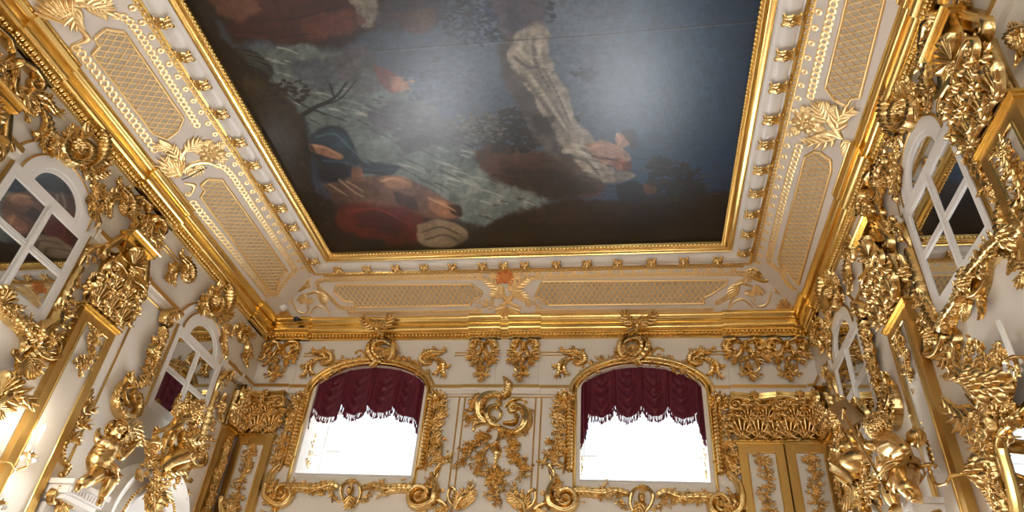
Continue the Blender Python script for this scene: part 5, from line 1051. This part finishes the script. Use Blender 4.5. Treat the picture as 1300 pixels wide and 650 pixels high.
def hand(J, E, wrist, tip, nm, spread, grip=None, rr=.0105):
    """palm and five fingers; tip is where the middle finger ends"""
    w = np.array(J[wrist][:3]); t = np.array(tip, float); d = t - w; L = np.linalg.norm(d); s_ = np.array(spread, float); s_ -= d * (s_ @ d) / (L * L); s_ /= np.linalg.norm(s_); bend = np.cross(d / L, s_)
    J[nm + 'palm'] = (*(w + d * .42), .026); E.append((wrist, nm + 'palm'))
    for i, (o, l) in enumerate(((-1.5, .82), (-.5, .96), (.5, 1.), (1.5, .9))):
        k0 = w + d * .5 + s_ * o * L * .115; k1 = w + d * (.5 + .28 * l) + s_ * o * L * .15 + bend * L * .07; k2 = w + d * (.42 + .55 * l) + s_ * o * L * .15 + bend * L * (.24 if grip else .14)
        for q_, p in (('a', k0), ('b', k1), ('c', k2)): J[nm + q_ + str(i)] = (*p, rr if q_ != 'c' else rr * .8)
        E += [(nm + 'palm', nm + 'a%d' % i), (nm + 'a%d' % i, nm + 'b%d' % i), (nm + 'b%d' % i, nm + 'c%d' % i)]
    k1 = w + d * .34 + s_ * L * -.3; k2 = w + d * .6 + s_ * L * -.36 + bend * L * .1
    J[nm + 't1'] = (*k1, rr * 1.1); J[nm + 't2'] = (*k2, rr * .85); E += [(nm + 'palm', nm + 't1'), (nm + 't1', nm + 't2')]
def foot(J, E, ankle, toe, nm):
    a = np.array(J[ankle][:3]); t = np.array(toe, float); J[nm + 'ball'] = (*(a + (t - a) * .62), .04); J[nm + 'toe'] = (*t, .026); J[nm + 'heel'] = (*(a - (t - a) * .22 + np.array([0, -.035, 0])), .034)
    E += [(ankle, nm + 'ball'), (nm + 'ball', nm + 'toe'), (ankle, nm + 'heel')]

def at(fr, cx, cy, sc, x, y, w, r=None):
    q_ = fr.see(cx + x * sc, cy + y * sc, w); return (*q_, w) + ((r,) if r is not None else ())
# the cherub seated on the left pediment
j = lambda x, y, w, r: at(FL, 60, 500, .2308, x, y, w, r)
J = dict(hip=j(300, 410, .42, 0.146), belly=j(285, 365, .45, 0.152), chest=j(325, 300, .45, 0.146), neck=j(355, 245, .44, .062), head=j(385, 200, .45, .105), crown=j(400, 178, .45, .085),
         lhip=j(285, 435, .46, 0.114), lknee=j(225, 475, .62, 0.079), lcalf=j(195, 490, .6, 0.067), lank=j(172, 498, .55, .042), rhip=j(330, 440, .46, 0.117), rknee=j(350, 480, .6, 0.081), rcalf=j(322, 530, .58, 0.070), rank=j(295, 580, .54, .042),
         lsh=j(315, 265, .52, 0.072), lelb=j(285, 255, .6, 0.058), lwr=j(275, 222, .56, .034), rsh=j(375, 275, .42, 0.072), relb=j(405, 345, .5, 0.058), rfor=j(450, 310, .5, 0.051), rwr=j(480, 280, .48, .033))
E = [('hip', 'belly'), ('belly', 'chest'), ('chest', 'neck'), ('neck', 'head'), ('head', 'crown'), ('hip', 'lhip'), ('lhip', 'lknee'), ('lknee', 'lcalf'), ('lcalf', 'lank'), ('hip', 'rhip'), ('rhip', 'rknee'), ('rknee', 'rcalf'), ('rcalf', 'rank'), ('chest', 'lsh'), ('lsh', 'lelb'), ('lelb', 'lwr'), ('chest', 'rsh'), ('rsh', 'relb'), ('relb', 'rfor'), ('rfor', 'rwr')]
hand(J, E, 'rwr', at(FL, 60, 500, .2308, 515, 245, .5), 'rh', (0, 0, 1)); hand(J, E, 'lwr', at(FL, 60, 500, .2308, 282, 185, .54), 'lh', (0, 0, 1)); foot(J, E, 'lank', at(FL, 60, 500, .2308, 165, 530, .66), 'lf'); foot(J, E, 'rank', at(FL, 60, 500, .2308, 280, 608, .66), 'rf')
r, base = figure('cherub_statue', 'gold cherub sitting with raised head and legs apart on the left pediment', FL, J, E, 'hip', J['head'][:3], (-.45, .25, .85), (.2, 1, -.2), .12, (.5, .8, -.4))
cloth(r, base, np.array(J['hip'][:3]) + [0, -.01, .02], (.25, 1, .1), .18, .05, folds=4); cloth(r, base, np.array(J['rhip'][:3]) + [.03, -.02, .03], (-.4, .8, .4), .12, .05, folds=6)
mb = MB()
for k in range(5): acanthus(mb, np.array(J['rsh'][:2]) - base[:2], np.array(at(FL, 60, 500, .2308, 500 + 6 * k, 170 + 26 * k, .4)[:2]) - base[:2], .2, .1, 5, .05, .4)
mb.obj('wing', GOLD, r)
# its companion at the other end of the same pediment
J2 = {k: (2 * 9.2 - v[0], v[1] - .02, v[2], v[3]) for k, v in J.items()}
r, base = figure('cherub_statue', 'second gold cherub of the left pediment, its curly head at the bottom edge', FL, J2, E, 'hip', J2['head'][:3], (.45, .25, .85), (-.2, 1, -.2), .12, (-.5, .8, -.4))
cloth(r, base, np.array(J2['hip'][:3]) + [0, -.01, .02], (-.25, 1, .1), .18, .05, folds=4)
# the cherub with a staff on the right pediment, seen from behind
j = lambda x, y, w, r: at(FR, 1050, 500, .2308, x, y, w, r); S = .2308
J = dict(hip=j(415, 425, .40, 0.159), belly=j(395, 370, .42, 0.159), chest=j(355, 300, .44, 0.152), neck=j(315, 225, .45, .07), head=j(282, 178, .47, .11), crown=j(262, 165, .48, .09),
         rhip=j(430, 455, .44, 0.127), rknee=j(440, 515, .6, 0.087), rcalf=j(475, 550, .55, 0.072), rank=j(500, 572, .5, .042), lhip=j(390, 460, .38, 0.127), lknee=j(345, 530, .5, 0.086), lcalf=j(360, 580, .5, 0.070), lank=j(385, 625, .48, .042),
         rsh=j(385, 270, .52, 0.077), relb=j(425, 300, .64, 0.058), rwr=j(380, 330, .68, .036), lsh=j(300, 275, .42, 0.074), lelb=j(250, 285, .5, 0.058), lfor=j(225, 278, .54, 0.051), lwr=j(208, 275, .56, .034))
E = [('hip', 'belly'), ('belly', 'chest'), ('chest', 'neck'), ('neck', 'head'), ('head', 'crown'), ('hip', 'rhip'), ('rhip', 'rknee'), ('rknee', 'rcalf'), ('rcalf', 'rank'), ('hip', 'lhip'), ('lhip', 'lknee'), ('lknee', 'lcalf'), ('lcalf', 'lank'), ('chest', 'rsh'), ('rsh', 'relb'), ('relb', 'rwr'), ('chest', 'lsh'), ('lsh', 'lelb'), ('lelb', 'lfor'), ('lfor', 'lwr')]
hand(J, E, 'lwr', at(FR, 1050, 500, S, 168, 262, .58), 'lh', (0, 1, .3), True); hand(J, E, 'rwr', at(FR, 1050, 500, S, 350, 345, .7), 'rh', (0, 1, 0)); foot(J, E, 'rank', at(FR, 1050, 500, S, 475, 585, .62), 'rf'); foot(J, E, 'lank', at(FR, 1050, 500, S, 350, 645, .58), 'lf')
r, base = figure('cherub_statue', 'gold cherub grasping a long staff on the right pediment', FR, J, E, 'hip', J['head'][:3], (-.75, .2, .3), (-.3, 1, .1), .125, (.5, .8, .3))
cloth(r, base, np.array(J['hip'][:3]) + [0, -.02, .02], (-.4, 1, .15), .2, .06, folds=5); cloth(r, base, np.array(J['rhip'][:3]) + [0, -.03, .02], (-.5, .7, .5), .15, .05, folds=6)
rs = tag(empty('staff_with_tablet', FR.mat(*at(FR, 1050, 500, S, 200, 300, .6)[:2])), 'long gold staff with a dark gilt tablet at its top, held by the right cherub', 'staff'); b2 = np.array([*at(FR, 1050, 500, S, 200, 300, .6)[:2], 0])
p0, p1 = (np.array(at(FR, 1050, 500, S, x, y, w)) - b2 for x, y, w in ((92, 108, .62), (332, 540, .62)))
mb = MB(); mb.tube([p0, (p0 + p1) / 2, p1], .017, 10); mb.obj('shaft', GOLD, rs); dv = (p1 - p0) / np.linalg.norm(p1 - p0); nx = np.array([dv[1], -dv[0], 0])
mb = MB(); mb.tube([p0 - nx * .07, p0, p0 + nx * .07], .022, 8); mb.obj('crosspiece', GOLD, rs)
cs = [np.array(at(FR, 1050, 500, S, x, y, .52)) - b2 for x, y in ((12, 66), (82, 34), (196, 136), (100, 196))]
mb = MB(); bk = [c - np.array([0, 0, .05]) for c in cs]; mb.quad(*cs); mb.quad(*bk[::-1])
for i in range(4): mb.quad(cs[i], bk[i], bk[(i + 1) % 4], cs[(i + 1) % 4])
mb.obj('tablet', mat('dark_bronze_gilding', (.34, .22, .09), .35, 1), rs, sharp=.5)
o = Orn('gilded_trophy', 'smooth gold shell and flower trophy beside the cherub with a staff', 'wall carving', FR, PX(FR, 1050, 500, S, .4), rel=1.5)
o.B((165, 365), .2, .17, .2, z=.3, part='shell'); o.K([(110, 320), (120, 420), (180, 470), (250, 490)], .24, 50, 71, z=.3, size=.085); o.K([(100, 200), (120, 280), (90, 350)], .2, 30, 72, z=.2, size=.08); o.F((265, 515), .13, z=.4); o.LL([((200, 130), (165, 45), .2, .1), ((150, 110), (180, 50), .16, 0), ((140, 470), (120, 600), .26, .1), ((260, 480), (350, 400), .24, .1)], z=.3, n=5)
o.S([(300, 330), (330, 400), (290, 450), (230, 480)], .14, .12, z=.35, lf=.2); o.S([(120, 540), (100, 600), (110, 650)], .16, .12, z=.2, lf=.2); o.done()
r = tag(empty('gilded_helmet', FR.mat(*at(FR, 1050, 500, S, 440, 240, .5)[:2])), 'round copper-gold helmet behind the shoulder of the right cherub', 'helmet')
mb = MB(); mb.ball((0, 0, .42), .095, 18, 12, (1.15, .95, .9)); mb.obj('bowl', BODY, r); mb = MB(); a = np.linspace(0, 6.2832, 25); mb.tube(np.stack([.115 * np.cos(a), .095 * np.sin(a), .42 + .03 * np.cos(a)], 1), .014, 7); mb.obj('brim', GOLD, r)

# ---------------------------------------------------------------- candle arms
def sconce(label, fr, arm, candles, w, lit, grp='candle arms on the side walls'):
    A = [np.array((*fr.see(*p, ww), ww)) for p, ww in arm]; base = np.array([*A[0][:2], 0]); r = tag(empty('candle_arm', fr.mat(*base[:2])), label, 'wall light', grp)
    mb = MB(); mb.tube(crs(A, 8) - base, .016, 8); mb.obj('arm', CORN, r); mb = MB(); mb.dome((0, 0), .07, .09, .04, 0, 14, 5); mb.obj('backplate', GOLD, r)
    for (bx, by), (tx, ty), ww in candles:
        b = np.array((*fr.see(bx, by, ww), ww)) - base; t = np.array((*fr.see(tx, ty, ww), ww)) - base; t = b + np.array([0, max(.16, t[1] - b[1]), 0])
        def lat(prof, nm, m, mb=None):
            mb = MB(); p = np.array(prof); a = np.linspace(0, 2 * np.pi, 16, endpoint=False)
            mb.grid(np.stack([b[0] + p[:, :1] * np.cos(a), b[1] + p[:, 1:] + 0 * a, b[2] - p[:, :1] * np.sin(a)], -1), cv=True); return mb.obj(nm, m, r)
        hh = t[1] - b[1]
        lat([(.001, -.06), (.02, -.05), (.012, -.02), (.03, -.005), (.075, .015), (.08, .028), (.03, .02), (.028, .06), (.001, .06)], 'drip_pan', GOLD)
        lat([(.021, .05), (.021, hh), (.016, hh + .006), (.001, hh + .006)], 'candle', CANDLE)
        mb = MB()
        for k in range(8): mb.ball((b[0] + .075 * math.cos(k * .785), b[1] - .02, b[2] + .075 * math.sin(k * .785)), .014, 8, 6, (1, 1.8, 1))
        mb.obj('crystal_drops', GLASSY, r)
        if lit:
            lat([(.001, hh), (.016, hh + .02), (.02, hh + .045), (.012, hh + .075), (.002, hh + .1)], 'flame', FLAME)
            L = bpy.data.lights.new('candle_glow', 'POINT'); L.energy = lit; L.color = (1, .92, .8); L.shadow_soft_size = .03; lo = bpy.data.objects.new('candle_glow', L); COL.objects.link(lo); lo.matrix_world = fr.mat(b[0] + base[0], b[1] + base[1] + hh + .14, b[2] + .05)
    return r
GLASSY = mat('crystal', (.9, .9, .92), .05, 0, **{'Transmission Weight': .6})
sconce('candle arm with two lit candles at the lower left edge', FL, [((-14, 585), .02), ((0, 587), .15), ((14, 588), .25), ((20, 596), .3), ((34, 592), .33), ((37, 582), .35)], [((37, 580), (52, 549), .35), ((-2, 640), (15, 615), .35)], .35, 9)
sconce('candle arm with unlit white candle curving across the right pilaster', FR, [((1240, 601), .02), ((1225, 601), .2), ((1208, 604), .28), ((1201, 614), .3), ((1189, 615), .3), ((1181, 603), .3)], [((1180, 596), (1171, 552), .3)], .3, 0)
sconce('white candle in a crystal drip pan before the pier glass crest at the right edge', FR, [((1262, 480), .1), ((1275, 486), .2), ((1287, 480), .3), ((1289, 470), .34)], [((1289, 462), (1268, 408), .34)], .3, 0)

# ---------------------------------------------------------------- pier glass of the right wall and its twin on the left
def pier(label, fr, fn, fl):
    mp = MIR(PX(FR, 1140, 450, .3077, .1), fn, fl); f = mp[0]; r = Orn('pier_glass', label, 'mirror', fr, mp, 'carved pier glasses', rel=1.4)
    edge = [(470, 690), (450, 580), (425, 480), (405, 410), (400, 370), (415, 320), (450, 290), (462, 262)]
    P = crs([f(*p) for p in edge], 6); xa = f(470, 690)[0]; c = 2 * 5.62 if False else None
    cx = f(462, 262)[0] + fl * .36; Q = np.array([[2 * cx - p[0], p[1]] for p in P])[::-1]; out = np.vstack([P, Q]); out = np.vstack([[out[0][0], .2], out, [out[-1][0], .2]])
    mb = MB(); n = len(out) // 2; L_, R_ = out[:n], out[len(out) - n:][::-1]; z = lambda A, w: np.hstack([A, np.full((len(A), 1), w)])
    mb.grid(np.stack([z(L_, .05), z(R_, .05)], 1)); r.parts.append(('mirror_plate', mb, MIRROR))
    mb = MB(); mb.stroke(out, .04, .07, .04, 8, .3); r.parts.append(('inner_moulding', mb, CORN)); mb = MB(); mb.stroke(out + (out - out.mean(0)) * [.12, .03], .035, .05, .02, 7); r.parts.append(('outer_moulding', mb, GOLD))
    r.K([(300, 20), (390, 60), (400, 140), (380, 220)], .3, 110, 81, z=.08, size=.065); r.K([(380, 160), (440, 150), (500, 180)], .22, 70, 82, z=.1, size=.065); r.K([(500, 100), (460, 40), (420, 0)], .25, 70, 83, z=.08, size=.065)
    r.LL([((330, 240), (250, 90), .28, -.25), ((300, 230), (202, 190), .26, .25), ((320, 200), (290, 130), .2, -.1), ((340, 360), (295, 340), .2, .3), ((360, 200), (320, 130), .18, 0), ((400, 200), (430, 100), .18, 0), ((420, 240), (500, 280), .18, .1), ((340, 480), (310, 470), .2, 0)], n=6)
    r.S([(340, 250), (270, 260), (290, 290), (340, 270)], .12, .1); r.K([(340, 250), (350, 330), (340, 420), (330, 480), (390, 510), (400, 580), (420, 660)], .2, 150, 84, z=.06, size=.06); r.F((350, 480), .16, z=.1); r.F((390, 130), .16, z=.16); r.F((340, 100), .14, z=.14); r.F((470, 120), .16, z=.16)
    r.S([(345, 200), (370, 300), (360, 400), (375, 500), (420, 600), (440, 690)], .14, .1, (1, 1, 1), lf=.25); r.S([(400, 240), (440, 250), (455, 280), (420, 310)], .12, .1, v1=.06, z=.03)
    return r.done()
pier('tall pier glass in a dense gold frame at the right edge', FR, lambda u, v: (u, v), 1)
